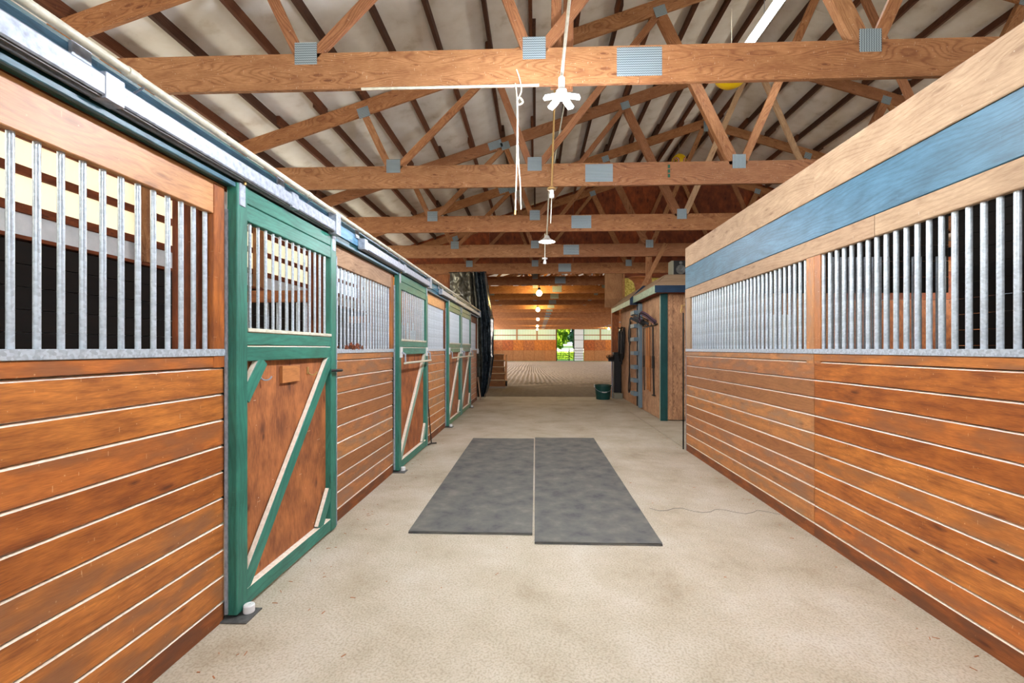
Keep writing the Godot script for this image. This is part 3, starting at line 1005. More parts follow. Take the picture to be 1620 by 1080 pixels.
func span(a: float, b: float, step: float) -> Array:
	var out := []
	var n := int(round(absf(b - a) / step))
	for i in n + 1:
		out.append(lerpf(a, b, float(i) / n))
	return out

func build_left_row() -> void:
	var xf := -1.605
	var a_bars := span(-2.185, -2.185 + 0.0757 * 44, 0.0757)
	var pa := stall_panel("nearest stall front on the left with glossy orange-brown planks", 1.0, xf, 1.3, -2.285, a_bars, "stain", "orange_top")
	box(pa, "end_post", Vector3(xf - 0.04, 1.306, -2.205), Vector3(xf + 0.008, 2.225, -2.283), any("stain"))
	box(pa, "jamb_post", Vector3(xf - 0.18, 0.0, -2.17), Vector3(xf - 0.045, 2.24, -2.283), any("brown_board"))
	var pb := stall_panel("second stall front on the left, between the first two doors, greyed top board", 1.0, xf, -3.50, -5.07, span(-3.60, -4.98, 0.0757), "stain_dusty", "grey_top")
	box(pb, "end_post", Vector3(xf - 0.04, 1.306, -4.99), Vector3(xf + 0.006, 2.22, -5.068), any("stain"))
	box(pb, "jamb_post", Vector3(xf - 0.18, 0.0, -3.50), Vector3(xf - 0.045, 2.24, -3.62), any("brown_board"))
	box(pb, "jamb_post", Vector3(xf - 0.18, 0.0, -4.95), Vector3(xf - 0.045, 2.24, -5.07), any("brown_board"))
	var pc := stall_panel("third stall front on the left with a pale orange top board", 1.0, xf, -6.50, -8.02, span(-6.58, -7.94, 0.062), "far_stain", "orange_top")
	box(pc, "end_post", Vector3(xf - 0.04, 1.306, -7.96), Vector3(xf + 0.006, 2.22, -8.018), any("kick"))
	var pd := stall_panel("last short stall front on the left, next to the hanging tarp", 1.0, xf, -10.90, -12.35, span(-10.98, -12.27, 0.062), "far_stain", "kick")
	box(pd, "end_post", Vector3(xf - 0.10, 0.0, -12.36), Vector3(xf + 0.0, 2.5, -12.46), any("brown_board"))
	# clutter on the sills
	stall_door("nearest green stall door with an open barred top and a small blank wooden plaque", -2.298, -3.475, 13, "green", 0)
	stall_door("second green stall door on the left with a metal blanket bar", -5.10, -6.47, 14, "green", 1)
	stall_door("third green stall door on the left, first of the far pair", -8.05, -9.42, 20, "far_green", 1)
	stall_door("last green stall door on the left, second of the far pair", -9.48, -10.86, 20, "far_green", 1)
	# low partitions between the stalls, a grille above the boards
	for k in 3:
		var z: float = [-3.85, -6.95, -9.95][k]
		var lab: String = ["stall partition seen through the nearest door's bars", "stall partition behind the second stall door", "stall partition behind the third stall door"][k]
		var t := thing("stall_partition", lab, "partition", Vector3(-3.3, 0, z))
		for i in 7:
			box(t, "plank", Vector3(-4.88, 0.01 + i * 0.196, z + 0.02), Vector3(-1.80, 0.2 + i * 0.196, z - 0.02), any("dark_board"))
		box(t, "top_rail", Vector3(-2.9, 1.80, z + 0.025), Vector3(-1.80, 1.90, z - 0.025), any("ply"))
		box(t, "post", Vector3(-2.98, 0.0, z + 0.035), Vector3(-2.905, 1.92, z - 0.035), any("dark_board"))
		for x in span(-2.83, -1.88, 0.083):
			bar(t, "bar", Vector3(x, 1.59, z), 0.42, 0.0105, M.galv)
	# header board, tracks and conduit above the fronts
	var h := struct("trim_1", "dark teal header board above the left stall fronts")
	for zz in [[1.3, -3.94], [-3.94, -8.4], [-8.4, -12.4]]:
		box(h, "header_board", Vector3(-1.605, 2.24, zz[0]), Vector3(-1.572, 2.446, zz[1] + 0.003), any("deep_green" if zz[0] > 0 else "teal"))  # near length darker: shadow under the track put into its paint
		box(h, "face_strip", Vector3(-1.571, 2.30, zz[0]), Vector3(-1.558, 2.424, zz[1] + 0.003), any("lit_blue" if zz[0] > 0 else "teal"))  # near length brighter: light caught above the track put into its paint
		box(h, "lower_strip", Vector3(-1.572, 2.238, zz[0]), Vector3(-1.55, 2.262, zz[1] + 0.003), any("teal"))
		box(h, "backing", Vector3(-1.66, 2.24, zz[0]), Vector3(-1.61, 2.42, zz[1] + 0.003), any("brown_board"))
	var tl := ["galvanised sliding door track above the nearest green door", "galvanised sliding door track above the second green door", "galvanised sliding door track above the far pair of green doors"]
	var tz := [[1.3, -3.36], [-3.97, -6.42], [-7.3, -12.3]]
	for k in 3:
		var t := thing("door_track", tl[k], "door track", Vector3(-1.525, 2.31, (tz[k][0] + tz[k][1]) / 2.0))
		var z0: float = tz[k][0]
		var z1: float = tz[k][1]
		# folded cover: outer face, hood and the slotted rail beneath
		plate(t, "track_cover", PackedVector2Array([Vector2(-1.556, 2.362), Vector2(-1.512, 2.362), Vector2(-1.498, 2.350), Vector2(-1.498, 2.288), Vector2(-1.504, 2.282), Vector2(-1.508, 2.288), Vector2(-1.508, 2.345), Vector2(-1.556, 2.352)]), Vector3(0, 0, z0), Vector3.RIGHT, Vector3.UP, Vector3(0, 0, z1 - z0), M.galv_dull)
		box(t, "rail", Vector3(-1.510, 2.276, z0), Vector3(-1.522, 2.286, z1), M.track_grey, null, 0.001)
		box(t, "rail", Vector3(-1.536, 2.276, z0), Vector3(-1.548, 2.286, z1), M.galv_dull, null, 0.001)
		box(t, "rail_back", Vector3(-1.548, 2.276, z0), Vector3(-1.556, 2.35, z1), M.track_grey, null, 0.001)
		var zz: float = minf(z0, -1.56)
		while zz > z1 + 0.3:
			box(t, "joint_cover", Vector3(-1.556, 2.275, zz + 0.03), Vector3(-1.495, 2.367, zz - 0.045), M.galv_dull, null, 0.002)
			box(t, "hanger_tab", Vector3(-1.557, 2.36, zz + 0.10), Vector3(-1.545, 2.43, zz + 0.03), M.galv_dull, null, 0.001)
			zz -= 1.22
		box(t, "end_bracket", Vector3(-1.556, 2.262, z1), Vector3(-1.488, 2.425, z1 - 0.075), M.galv_dull, null, 0.003)
	var c := thing("conduit_pipe", "long cream conduit pipe running above the left stall doors", "pipe", Vector3(-1.5, 2.42, -5.0))
	tube(c, "pipe", [Vector3(-1.505, 2.422, 1.3), Vector3(-1.505, 2.424, -2.0), Vector3(-1.505, 2.422, -6.0), Vector3(-1.505, 2.422, -12.35)], 0.0165, M.cream, 14)
	for z in [-1.0, -1.62, -2.95, -4.6, -6.0, -7.6, -9.2, -10.8]:
		tube(c, "coupling", [Vector3(-1.505, 2.4225, z), Vector3(-1.505, 2.4225, z - 0.05)], 0.0205, M.cream, 12)
		tube(c, "strap", [Vector3(-1.505, 2.42, z - 0.09), Vector3(-1.56, 2.39, z - 0.09)], 0.004, M.galv_dull, 6)
	# barred inner window frame far down the left stalls
	var gw := thing("wire_window", "small white gridded window glimpsed through the nearest stall bars", "window", Vector3(-4.9, 1.4, -6.3))
	box(gw, "pane", Vector3(-4.985, 1.2, -6.18), Vector3(-4.975, 1.78, -6.46), M.daylight_pane, null, 0.001)
	for k in 6:
		box(gw, "grid_bar", Vector3(-4.972, 1.25 + k * 0.095, -6.17), Vector3(-4.962, 1.262 + k * 0.095, -6.47), M.navy[0], null, 0.001)
	for k in 4:
		box(gw, "grid_bar", Vector3(-4.960, 1.2, -6.19 - k * 0.085), Vector3(-4.95, 1.78, -6.202 - k * 0.085), M.navy[0], null, 0.001)
	hoof_pick()
	var sw := thing("switch_box", "small white switch box on the last left stall post beside the tarp", "switch", Vector3(-1.6, 1.33, -12.41))
	box(sw, "box", Vector3(-1.604, 1.27, -12.375), Vector3(-1.555, 1.40, -12.45), M.white, null, 0.006)
	box(sw, "toggle", Vector3(-1.556, 1.325, -12.405), Vector3(-1.545, 1.345, -12.42), M.white, null, 0.002)
	tube(sw, "conduit", [Vector3(-1.585, 1.40, -12.41), Vector3(-1.585, 2.36, -12.41)], 0.012, M.cream, 8)
	# dry leaves caught on the sill of the second front
	var lc := thing("leaf_clump", "clump of dry brown leaves caught on the sill beside the nearest door", "leaves", Vector3(-1.60, 1.40, -3.95))
	var st := SurfaceTool.new()
	st.begin(Mesh.PRIMITIVE_TRIANGLES)
	for i in 90:
		var p := Vector3(rng.randf_range(-0.02, 0.015), rng.randf_range(0.0, 0.05) * rng.randf(), rng.randfn(0, 0.09))
		var e1 := Vector3(rng.randfn(), rng.randfn(), rng.randfn()).normalized() * 0.018
		var e2 := e1.cross(Vector3(0.4, 0.8, 0.3)).normalized() * 0.009
		quad(st, p - e1, p + e2, p + e1, p - e2, e1.cross(e2).normalized(), Vector2(0, 0), Vector2(0.05, 0), Vector2(0.05, 0.05), Vector2(0, 0.05))
	put(lc, "leaves", st.commit(), any("brown_board")).set_meta("kind", "stuff")

func hoof_pick() -> void:
	var t := thing("floor_hook", "rusty rod with a cross foot hanging to the floor beside the second green door", "hook", Vector3(-1.5, 0, -6.6))
	tube(t, "rod", [Vector3(-1.565, 1.34, -6.56), Vector3(-1.56, 0.6, -6.57), Vector3(-1.52, 0.03, -6.60)], 0.008, M.leather, 8)
	tube(t, "foot", [Vector3(-1.55, 0.014, -6.52), Vector3(-1.52, 0.02, -6.60), Vector3(-1.46, 0.012, -6.66)], 0.010, M.leather, 8)

func stall_door(label: String, z0: float, z1: float, nbars: int, fam: String, kind: int) -> void:
	var xb := -1.598
	var xf := -1.543
	var t := thing("stall_door", label, "stall door", Vector3((xb + xf) / 2.0, 0.02, (z0 + z1) / 2.0))
	var sw := 0.09
	var g := any(fam)
	var ga := z0 - sw
	var gb := z1 + sw
	for e in [[z0, ga], [z1, gb]]:
		box(t, "stile", Vector3(xb, 0.022, e[0]), Vector3(xf, 2.262, e[1]), any("green") if kind == 0 else any("green"), null, 0.004)
	box(t, "edge_strip", Vector3(xb, 0.03, z1 - 0.002), Vector3(xf + 0.002, 2.12, z1 - 0.012), M.galv_dull, null, 0.001)
	box(t, "edge_strip", Vector3(xb - 0.004, 0.03, z0 + 0.012), Vector3(xb + 0.012, 2.12, z0 + 0.002), M.galv_dull, null, 0.001)
	box(t, "top_rail", Vector3(xb + 0.006, 2.178, ga), Vector3(xf - 0.004, 2.262, gb), any(fam), null, 0.004)
	box(t, "top_rail", Vector3(xb + 0.006, 2.086, ga), Vector3(xf - 0.004, 2.175, gb), any(fam), null, 0.004)
	box(t, "middle_rail", Vector3(xb + 0.006, 1.420, ga), Vector3(xf - 0.004, 1.492, gb), any(fam), M.dust, 0.004)
	box(t, "middle_rail", Vector3(xb + 0.006, 1.332, ga), Vector3(xf - 0.004, 1.416, gb), any(fam), M.dust, 0.005)
	box(t, "bottom_rail", Vector3(xb + 0.006, 0.024, ga), Vector3(xf - 0.004, 0.115, gb), any(fam), M.dust, 0.004)
	box(t, "sill", Vector3(xb + 0.01, 1.492, ga), Vector3(xf + 0.004, 1.512, gb), M.cream, null, 0.002)
	put(t, "lower_panel", side_panel(xb + 0.012, -1.0, 0.03, 1.42, ga + 0.02, gb - 0.02, 0.012, org(t)), any("ply"))
	for z in span(ga - 0.056, gb + 0.056, absf(gb - ga) / (nbars + 0.5)):
		bar(t, "bar", Vector3((xb + xf) / 2.0 + 0.002, 1.80, z), 0.62, 0.0085, M.galv)
	# diagonal brace, dust and bare wood on its upper face
	var m: Material = any(fam) if kind == 0 else any("pale_green")
	var xm := (xb + xf) / 2.0 + 0.006
	board(t, "brace", Vector3(xm, 0.10, ga + 0.03), Vector3(xm, 1.335, gb - 0.015), 0.085, 0.034, Vector3(0, 0, 1), m, M.dust, 0.003)
	var br := t.get_child(t.get_child_count() - 1)
	br.set_meta("label", "diagonal brace")
	board(t, "corner_brace", Vector3(xm, 0.105, gb + 0.16), Vector3(xm, 0.33, gb - 0.01), 0.08, 0.034, Vector3(0, 0, 1), m if kind == 0 else any("pale_green"), M.dust, 0.003)
	if kind == 0:
		board(t, "corner_brace", Vector3(xm, 1.135, ga + 0.01), Vector3(xm, 1.335, ga - 0.155), 0.085, 0.034, Vector3(0, 0, 1), m, M.dust, 0.003)
		box(t, "plaque", Vector3(xb + 0.014, 1.186, -2.765), Vector3(xb + 0.032, 1.292, -2.972), M.plaque, null, 0.002)
		for hz in [-2.56, -3.11]:
			var hk := box(t, "hook", Vector3(xb + 0.012, 1.225, hz + 0.012), Vector3(xb + 0.018, 1.275, hz - 0.012), M.brass, null, 0.002)
			var pts := []
			for k in 9:
				var a := PI * k / 8.0
				pts.append(Vector3(xb + 0.018 + 0.024 - 0.024 * cos(a), 1.24 - 0.022 * sin(a), hz - 0.03 * k / 8.0))
			tube(hk, "prong", pts, 0.0045, M.brass if hz < -3.0 else M.galv_dull, 8)
	# hanger caps on the top corners, with the trolley bolts
	for e in [[z0 - 0.015, -0.055], [z1 + 0.072, -0.055]]:
		box(t, "hanger_cap", Vector3(xb - 0.003, 2.15, e[0]), Vector3(xf + 0.004, 2.268, e[0] + e[1]), M.galv_dull, null, 0.006)
		tube(t, "trolley_bolt", [Vector3(-1.528, 2.262, e[0] + e[1] / 2.0), Vector3(-1.528, 2.300, e[0] + e[1] / 2.0)], 0.007, M.brass, 8)
	# latch
	tube(t, "latch", [Vector3(xf + 0.004, 1.235, z1 + 0.09), Vector3(xf + 0.03, 1.235, z1 + 0.07), Vector3(xf + 0.03, 1.232, z1 - 0.03)], 0.011, M.leather, 8)
	if kind == 1:
		for z in [ga + 0.02, gb - 0.02]:
			box(t, "bar_bracket", Vector3(xf - 0.004, 1.30, z + 0.04), Vector3(xf + 0.012, 1.42, z - 0.04), M.white, null, 0.003)
			tube(t, "bracket_arm", [Vector3(xf + 0.01, 1.36, z), Vector3(xf + 0.05, 1.34, z), Vector3(xf + 0.055, 1.24, z)], 0.010, M.galv_dull, 8)
		tube(t, "blanket_bar", [Vector3(xf + 0.055, 1.235, ga + 0.05), Vector3(xf + 0.055, 1.235, gb - 0.05)], 0.014, M.cream, 10)
	# floor guide with its white roller
	var gl: String = "floor guide bracket with a white roller at the foot of " + ["the nearest green door", "", "", ""][0] if z0 > -3.0 else "floor guide bracket with a white roller at the foot of the " + ("second" if z0 > -6.0 else ("third" if z0 > -9.0 else "last")) + " green door"
	var gz := z0 - 0.05 if z0 > -9.0 else z1 + 0.05
	var gd := thing("door_guide", gl, "door guide", Vector3(-1.55, 0, gz))
	box(gd, "base_plate", Vector3(-1.62, 0.0, gz + 0.09), Vector3(-1.47, 0.008, gz - 0.05), M.track_grey, null, 0.002)
	box(gd, "back_plate", Vector3(-1.632, 0.0, gz + 0.06), Vector3(-1.62, 0.085, gz - 0.03), M.galv_dull, null, 0.002)
	put(gd, "roller", lathe([Vector2(0.001, 0.0), Vector2(0.026, 0.0), Vector2(0.028, 0.004), Vector2(0.028, 0.036), Vector2(0.024, 0.041), Vector2(0.009, 0.041), Vector2(0.008, 0.036), Vector2(0.001, 0.036)], 20), M.white, Vector3(0.036, 0.009, -0.005))

func side_panel(x: float, s: float, y0: float, y1: float, z0: float, z1: float, th: float, g: Vector3) -> ArrayMesh:
	# a plywood sheet facing sideways, grain upright
	var st := SurfaceTool.new()
	st.begin(Mesh.PRIMITIVE_TRIANGLES)
	var u := rng.randf()
	for side in 2:
		var xx := x if side == 0 else x + s * th
		var n := Vector3(-s if side == 0 else s, 0, 0)
		quad(st, Vector3(xx, y0, z0) - g, Vector3(xx, y0, z1) - g, Vector3(xx, y1, z1) - g, Vector3(xx, y1, z0) - g, n, Vector2(y0 + u, z0 * 0.5 + u), Vector2(y0 + u, z1 * 0.5 + u), Vector2(y1 + u, z1 * 0.5 + u), Vector2(y1 + u, z0 * 0.5 + u))
	for e in [z0, z1]:
		var n2 := Vector3(0, 0, 1.0 if e == z0 else -1.0)
		quad(st, Vector3(x, y0, e) - g, Vector3(x + s * th, y0, e) - g, Vector3(x + s * th, y1, e) - g, Vector3(x, y1, e) - g, n2, Vector2(0, 0), Vector2(0, 0.02), Vector2(1, 0.02), Vector2(1, 0))
	for e in [y0, y1]:
		var n3 := Vector3(0, 1.0 if e == y1 else -1.0, 0)
		quad(st, Vector3(x, e, z0) - g, Vector3(x + s * th, e, z0) - g, Vector3(x + s * th, e, z1) - g, Vector3(x, e, z1) - g, n3, Vector2(0, 0), Vector2(0, 0.02), Vector2(1, 0.02), Vector2(1, 0))
	return st.commit()

# ------------------------------------------------------------------ right row
func build_right_row() -> void:
	var xf := 2.08
	var n_b := span(-3.406, -3.406 + 0.0744 * 60, 0.0744)
	var f_b := span(-6.157, -3.623, 0.0744)
	var a := stall_panel("near stretch of the long right stall wall with glossy brown planks and wide bars", -1.0, xf, 1.3, -3.475, n_b, "stain", "raw", false, 0.0135)
	box(a, "end_post", Vector3(xf + 0.045, 1.29, -3.405), Vector3(xf - 0.002, 2.09, -3.475), any("stain_dusty"))
	var b := stall_panel("far stretch of the long right stall wall with duller dusty planks, beyond the mid post", -1.0, xf, -3.479, -6.36, f_b, "stain_dusty", "raw", false, 0.0135)
	box(b, "end_post", Vector3(xf + 0.045, 1.29, -3.479), Vector3(xf - 0.002, 2.09, -3.575), any("stain_dusty"))
	box(b, "end_post", Vector3(xf + 0.045, 1.308, -6.21), Vector3(xf - 0.002, 2.09, -6.36), any("raw"))
	box(b, "corner_strip", Vector3(xf + 0.004, 0.0, -6.362), Vector3(xf - 0.004, 2.1, -6.372), M.galv_dull, null, 0.001)
	var hd := struct("trim_2", "three broad boards along the top of the right stall wall, the middle one painted blue")
	for z in [[1.3, -2.86], [-2.864, -6.38]]:
		box(hd, "lower_board", Vector3(xf + 0.03, 2.088, z[0]), Vector3(xf - 0.008, 2.218, z[1]), any("raw"), null, 0.004)
	box(hd, "blue_board", Vector3(xf + 0.03, 2.222, 1.3), Vector3(xf - 0.006, 2.514, -6.38), any("blue"), null, 0.004)
	for z in [[1.3, -3.46], [-3.464, -6.38]]:
		box(hd, "upper_board", Vector3(xf + 0.03, 2.519, z[0]), Vector3(xf - (0.010 if z[0] > 0 else 0.006), 2.79, z[1]), any("raw"), null, 0.005)
	box(hd, "inner_plate", Vector3(xf + 0.075, 2.09, 1.3), Vector3(xf + 0.034, 2.72, -6.36), any("dark_board"))
	var lb := thing("gate_latch", "rusty latch and black drop rod on the far corner of the right stall wall", "latch", Vector3(2.07, 0, -6.42))
	tube(lb, "bolt", [Vector3(2.12, 2.0, -6.40), Vector3(2.03, 2.0, -6.40), Vector3(2.02, 1.9, -6.40)], 0.012, M.brass, 8)
	tube(lb, "drop_rod", [Vector3(2.055, 0.004, -6.41), Vector3(2.055, 1.9, -6.41)], 0.010, M.black_metal, 8)
	tube(lb, "staple", [Vector3(2.03, 1.96, -6.375), Vector3(2.03, 1.96, -6.42), Vector3(2.06, 1.93, -6.42)], 0.008, M.brass, 8)
	# back wall and far end of the right stalls
	var bw := thing("plank_wall", "dark plank back wall inside the right-hand stalls", "stall wall", Vector3(5.62, 0, -2.5))
	for i in 17:
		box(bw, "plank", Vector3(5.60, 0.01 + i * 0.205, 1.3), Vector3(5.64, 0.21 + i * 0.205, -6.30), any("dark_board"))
	var en := thing("plank_wall", "end wall of the right-hand stalls with a dim barred grille", "stall wall", Vector3(3.85, 0, -6.33))
	for i in 7:
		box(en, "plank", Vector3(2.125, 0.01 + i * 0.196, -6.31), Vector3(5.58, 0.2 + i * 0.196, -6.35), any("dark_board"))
	box(en, "grille_rail", Vector3(2.125, 2.64, -6.305), Vector3(5.58, 2.76, -6.355), any("dark_board"))
	for i in 6:
		# dark boards added for the gloom behind the grille, stepped away from the aisle
		box(en, "shade_plank", Vector3(maxf(2.125, (0.97 + i * 0.215) / 0.668 + 0.12), 2.16 + i * 0.215, -6.365), Vector3(5.58, 2.37 + i * 0.215, -6.39), any("dark_board"))
	for x in span(2.25, 5.5, 0.105):
		bar(en, "bar", Vector3(x, 2.01, -6.33), 1.28, 0.0135, M.galv_dull)
	# rubbish glimpsed against the shed front through the bars
	var sb := thing("feed_sack", "white feed sack on a shelf glimpsed through the right-hand bars", "sack", Vector3(3.62, 1.30, -8.75))
	put(sb, "bag", lathe([Vector2(0.001, 0.0), Vector2(0.17, 0.01), Vector2(0.21, 0.10), Vector2(0.20, 0.34), Vector2(0.14, 0.46), Vector2(0.05, 0.52), Vector2(0.07, 0.57), Vector2(0.001, 0.56)], 20), M.white)
	var wb := thing("white_board", "white board leaning on the shed front behind the right-hand bars", "board", Vector3(4.75, 1.3, -8.86))
	box(wb, "panel", Vector3(4.45, 1.30, -8.86), Vector3(4.95, 2.05, -8.84), M.white)
	box(wb, "frame", Vector3(4.44, 1.27, -8.865), Vector3(4.96, 1.30, -8.825), M.galv_dull)
	var sh := thing("shelf", "long shelf along the shed front behind the right-hand bars", "shelf", Vector3(4.0, 1.27, -8.8))
	box(sh, "shelf_board", Vector3(2.95, 1.24, -8.60), Vector3(5.4, 1.268, -8.93), any("ply"))
	for x in [3.1, 4.2, 5.2]:
		board(sh, "bracket", Vector3(x, 1.0, -8.93), Vector3(x, 1.24, -8.66), 0.03, 0.03, Vector3.RIGHT, any("ply"))

# ------------------------------------------------------------------ tack shed on the right
func build_tack_shed() -> void:
	var xs := 2.45
	var zf := -8.95
	var t := thing("tack_shed", "small plywood-sided tack shed with green corner trim and blue fascia inside the barn", "shed", Vector3(4.0, 0, -11.1))
	var k := 0
	while k < 22:
		var z0 := zf - 0.02 - k * 0.2
		if z0 - 0.19 < -13.26:
			break
		box(t, "siding_board", Vector3(xs, 0.02, z0 - 0.002), Vector3(xs + 0.02, 2.5, z0 - 0.196), any("t111"), null, 0.005)
		k += 1
	box(t, "backing", Vector3(xs + 0.021, 0.02, zf - 0.03), Vector3(xs + 0.04, 2.5, -13.25), any("dark_board"))
	for i in 16:
		var x0 := xs + 0.02 + i * 0.2
		box(t, "siding_board", Vector3(x0 + 0.002, 0.02, zf), Vector3(minf(x0 + 0.197, 5.6), 2.5, zf - 0.02), any("t111"), null, 0.005)
	box(t, "backing", Vector3(xs + 0.04, 0.02, zf - 0.021), Vector3(5.6, 2.5, zf - 0.04), any("dark_board"))
	box(t, "corner_trim", Vector3(xs - 0.022, 0.0, zf + 0.022), Vector3(xs + 0.115, 2.5, zf), any("deep_green"))
	box(t, "corner_trim", Vector3(xs - 0.022, 0.0, zf - 0.002), Vector3(xs - 0.001, 2.5, zf - 0.05), any("pale_green"))
	# near roof section with fascia
	var e := 2.26
	var zn := -8.70
	box(t, "front_fascia", Vector3(e, 2.465, zn), Vector3(5.6, 2.60, zn - 0.03), any("navy"))
	box(t, "side_fascia", Vector3(e - 0.004, 2.455, zn - 0.002), Vector3(e + 0.022, 2.60, -10.62), any("pale_green"))
	box(t, "soffit", Vector3(e + 0.03, 2.47, zn - 0.04), Vector3(5.6, 2.49, -10.6), any("brown_board"))
	slope(t, "front_slope_board", [Vector3(e, 2.60, zn), Vector3(5.6, 2.60, zn), Vector3(5.6, 2.71, zn - 0.20), Vector3(e + 0.16, 2.71, zn - 0.20)])
	slope(t, "front_slope_board", [Vector3(e + 0.165, 2.715, zn - 0.205), Vector3(5.6, 2.715, zn - 0.205), Vector3(5.6, 2.86, zn - 0.46), Vector3(e + 0.34, 2.86, zn - 0.46)])
	slope(t, "side_slope_board", [Vector3(e, 2.60, -10.62), Vector3(e, 2.60, zn - 0.004), Vector3(e + 0.335, 2.86, zn - 0.465), Vector3(e + 0.335, 2.86, -10.62)])
	box(t, "roof_deck", Vector3(e + 0.34, 2.84, zn - 0.46), Vector3(5.6, 2.862, -13.22), any("ply"))
	# far section, stepped out with its own dark gable end
	var e2 := 2.19
	box(t, "side_fascia", Vector3(e2, 2.42, -10.68), Vector3(e2 + 0.025, 2.545, -13.2), any("pale_green"))
	plate(t, "gable_end", PackedVector2Array([Vector2(e2, 2.42), Vector2(e2 + 0.28, 2.42), Vector2(e2 + 0.36, 2.86), Vector2(e2 + 0.3, 2.86), Vector2(e2, 2.56)]), Vector3(0, 0, -10.64), Vector3.RIGHT, Vector3.UP, Vector3(0, 0, -0.035), any("navy"))
	slope(t, "side_slope_board", [Vector3(e2, 2.55, -13.2), Vector3(e2, 2.55, -10.68), Vector3(e2 + 0.33, 2.84, -10.68), Vector3(e2 + 0.33, 2.84, -13.2)])
	# ladder nailed to the side
	var l := thing("ladder", "blue-grey block ladder fixed upright to the tack shed side", "ladder", Vector3(xs - 0.05, 0, -10.8))
	box(l, "rail", Vector3(xs - 0.075, 0.05, -10.52), Vector3(xs - 0.001, 2.44, -10.64), M.ladder)
	box(l, "rail", Vector3(xs - 0.05, 0.05, -10.84), Vector3(xs - 0.001, 2.42, -10.92), M.black)
	for y in [2.25, 1.936, 1.623, 1.297, 0.971, 0.658, 0.345]:
		box(l, "rung", Vector3(xs - 0.16, y - 0.045, -10.68), Vector3(xs - 0.052, y + 0.045, -11.08), M.ladder)
	# tool rack with long handles
	var r := thing("tool_rack", "short iron rack of hooks on the tack shed side above the hanging tools", "rack", Vector3(xs - 0.04, 1.87, -9.75))
	tube(r, "rail", [Vector3(xs - 0.035, 1.89, -9.16), Vector3(xs - 0.035, 1.86, -10.3)], 0.012, M.black_metal)
	for z in [-9.2, -9.45, -9.7, -9.95, -10.2]:
		tube(r, "hook", [Vector3(xs - 0.002, 1.9, z), Vector3(xs - 0.06, 1.88, z), Vector3(xs - 0.075, 1.93, z)], 0.008, M.black_metal, 6)
	var hs := [
		[-9.40, 0.46, "black-handled tool hanging nearest the shed's green corner", M.black, 0.016, "long black tool"],
		[-9.74, 0.50, "orange-brown wooden handle hanging beside the black one", M.plaque, 0.020, "handle"],
		[-9.92, 0.52, "pale wooden handle hanging in the middle of the tool rack", M.plaque, 0.018, "handle"],
		[-10.2, 0.48, "thin rough stick hanging next to the grey ladder", M.leather, 0.011, "stick"]]
	for h in hs:
		var o := thing("hanging_tool", h[2], "tool", Vector3(xs - 0.05, h[1], h[0]), "tools hung on the shed side")
		var z: float = h[0]
		tube(o, "handle", [Vector3(xs - 0.05, 1.855, z), Vector3(xs - 0.045, 1.2, z), Vector3(xs - 0.03, h[1], z)], h[4], h[3], 10)
		tube(o, "grip", [Vector3(xs - 0.046, 1.25, z), Vector3(xs - 0.043, 1.0, z)], h[4] * 1.7, h[3], 10)
	var hd := box(self, "tool_foot", Vector3(xs - 0.06, 0.44, -9.33), Vector3(xs - 0.01, 0.458, -9.47), M.black)
	hd.reparent(get_node("hanging_tool"))
	# folded saddle racks and a purple girth
	var s := thing("saddle_rack", "black folding saddle rack on the shed wall above the tools", "rack", Vector3(xs - 0.15, 2.0, -9.9))
	for z in [-9.95, -10.3]:
		board(s, "arm", Vector3(xs, 1.93, z), Vector3(xs - 0.30, 2.10, z - 0.1), 0.06, 0.05, Vector3.UP, M.black)
		board(s, "arm_pad", Vector3(xs - 0.02, 2.02, z), Vector3(xs - 0.28, 2.16, z - 0.1), 0.02, 0.07, Vector3.UP, M.black_metal)
	board(s, "crossbar", Vector3(xs - 0.12, 2.02, -9.9), Vector3(xs - 0.12, 2.02, -10.42), 0.03, 0.03, Vector3.UP, M.black_metal)
	var gpts := smooth_path([Vector3(xs - 0.02, 1.92, -9.3), Vector3(xs - 0.12, 2.02, -9.36), Vector3(xs - 0.18, 2.10, -9.48), Vector3(xs - 0.25, 2.15, -9.62), Vector3(xs - 0.24, 2.08, -9.8), Vector3(xs - 0.2, 1.99, -9.84)], 5)
	var girth := thing("girth_strap", "purple padded girth strap looped over the saddle rack", "strap", Vector3(xs - 0.2, 2.05, -9.55))
	var gp := []
	for p in gpts:
		gp.append(p + Vector3(0, 0.035, 0.07) - girth.position)
		gp.append(p - Vector3(0, 0.035, 0.07) - girth.position)
	put(girth, "band", sheet(gp, 2, gpts.size()), M.purple)
	tube(girth, "binding", gpts, 0.014, M.black, 6)
	# bridles
	var bl := ["black bridle hanging nearest the opening post", "black bridle hanging nearer the grey ladder"]
	for b in 2:
		var zb := -12.95 + b * 0.42
		var o := thing("bridle", bl[b], "bridle", Vector3(xs - 0.06, 1.5, zb), "bridles on the shed side")
		for i in 7:
			var pts := []
			var w := rng.randf_range(0.07, 0.17)
			var hh := rng.randf_range(0.5, 0.95)
			var ox := rng.randf_range(-0.03, 0.03)
			for q in 15:
				var a := TAU * q / 14.0
				pts.append(Vector3(xs - 0.03 - 0.012 * i, 1.98 - hh * 0.5 + hh * 0.5 * cos(a) - 0.02 * i, zb + ox + w * sin(a) * (0.6 + 0.4 * cos(a * 0.5))))
			tube(o, "strap", pts, 0.012, M.black if i % 3 else M.leather, 6)
		tube(o, "peg", [Vector3(xs, 1.97, zb), Vector3(xs - 0.13, 1.99, zb)], 0.014, M.black_metal, 8)
	var ld := thing("lead_rope", "dark lead rope with a halter hanging in a long loop left of the ladder", "rope", Vector3(xs - 0.04, 1.2, -11.75))
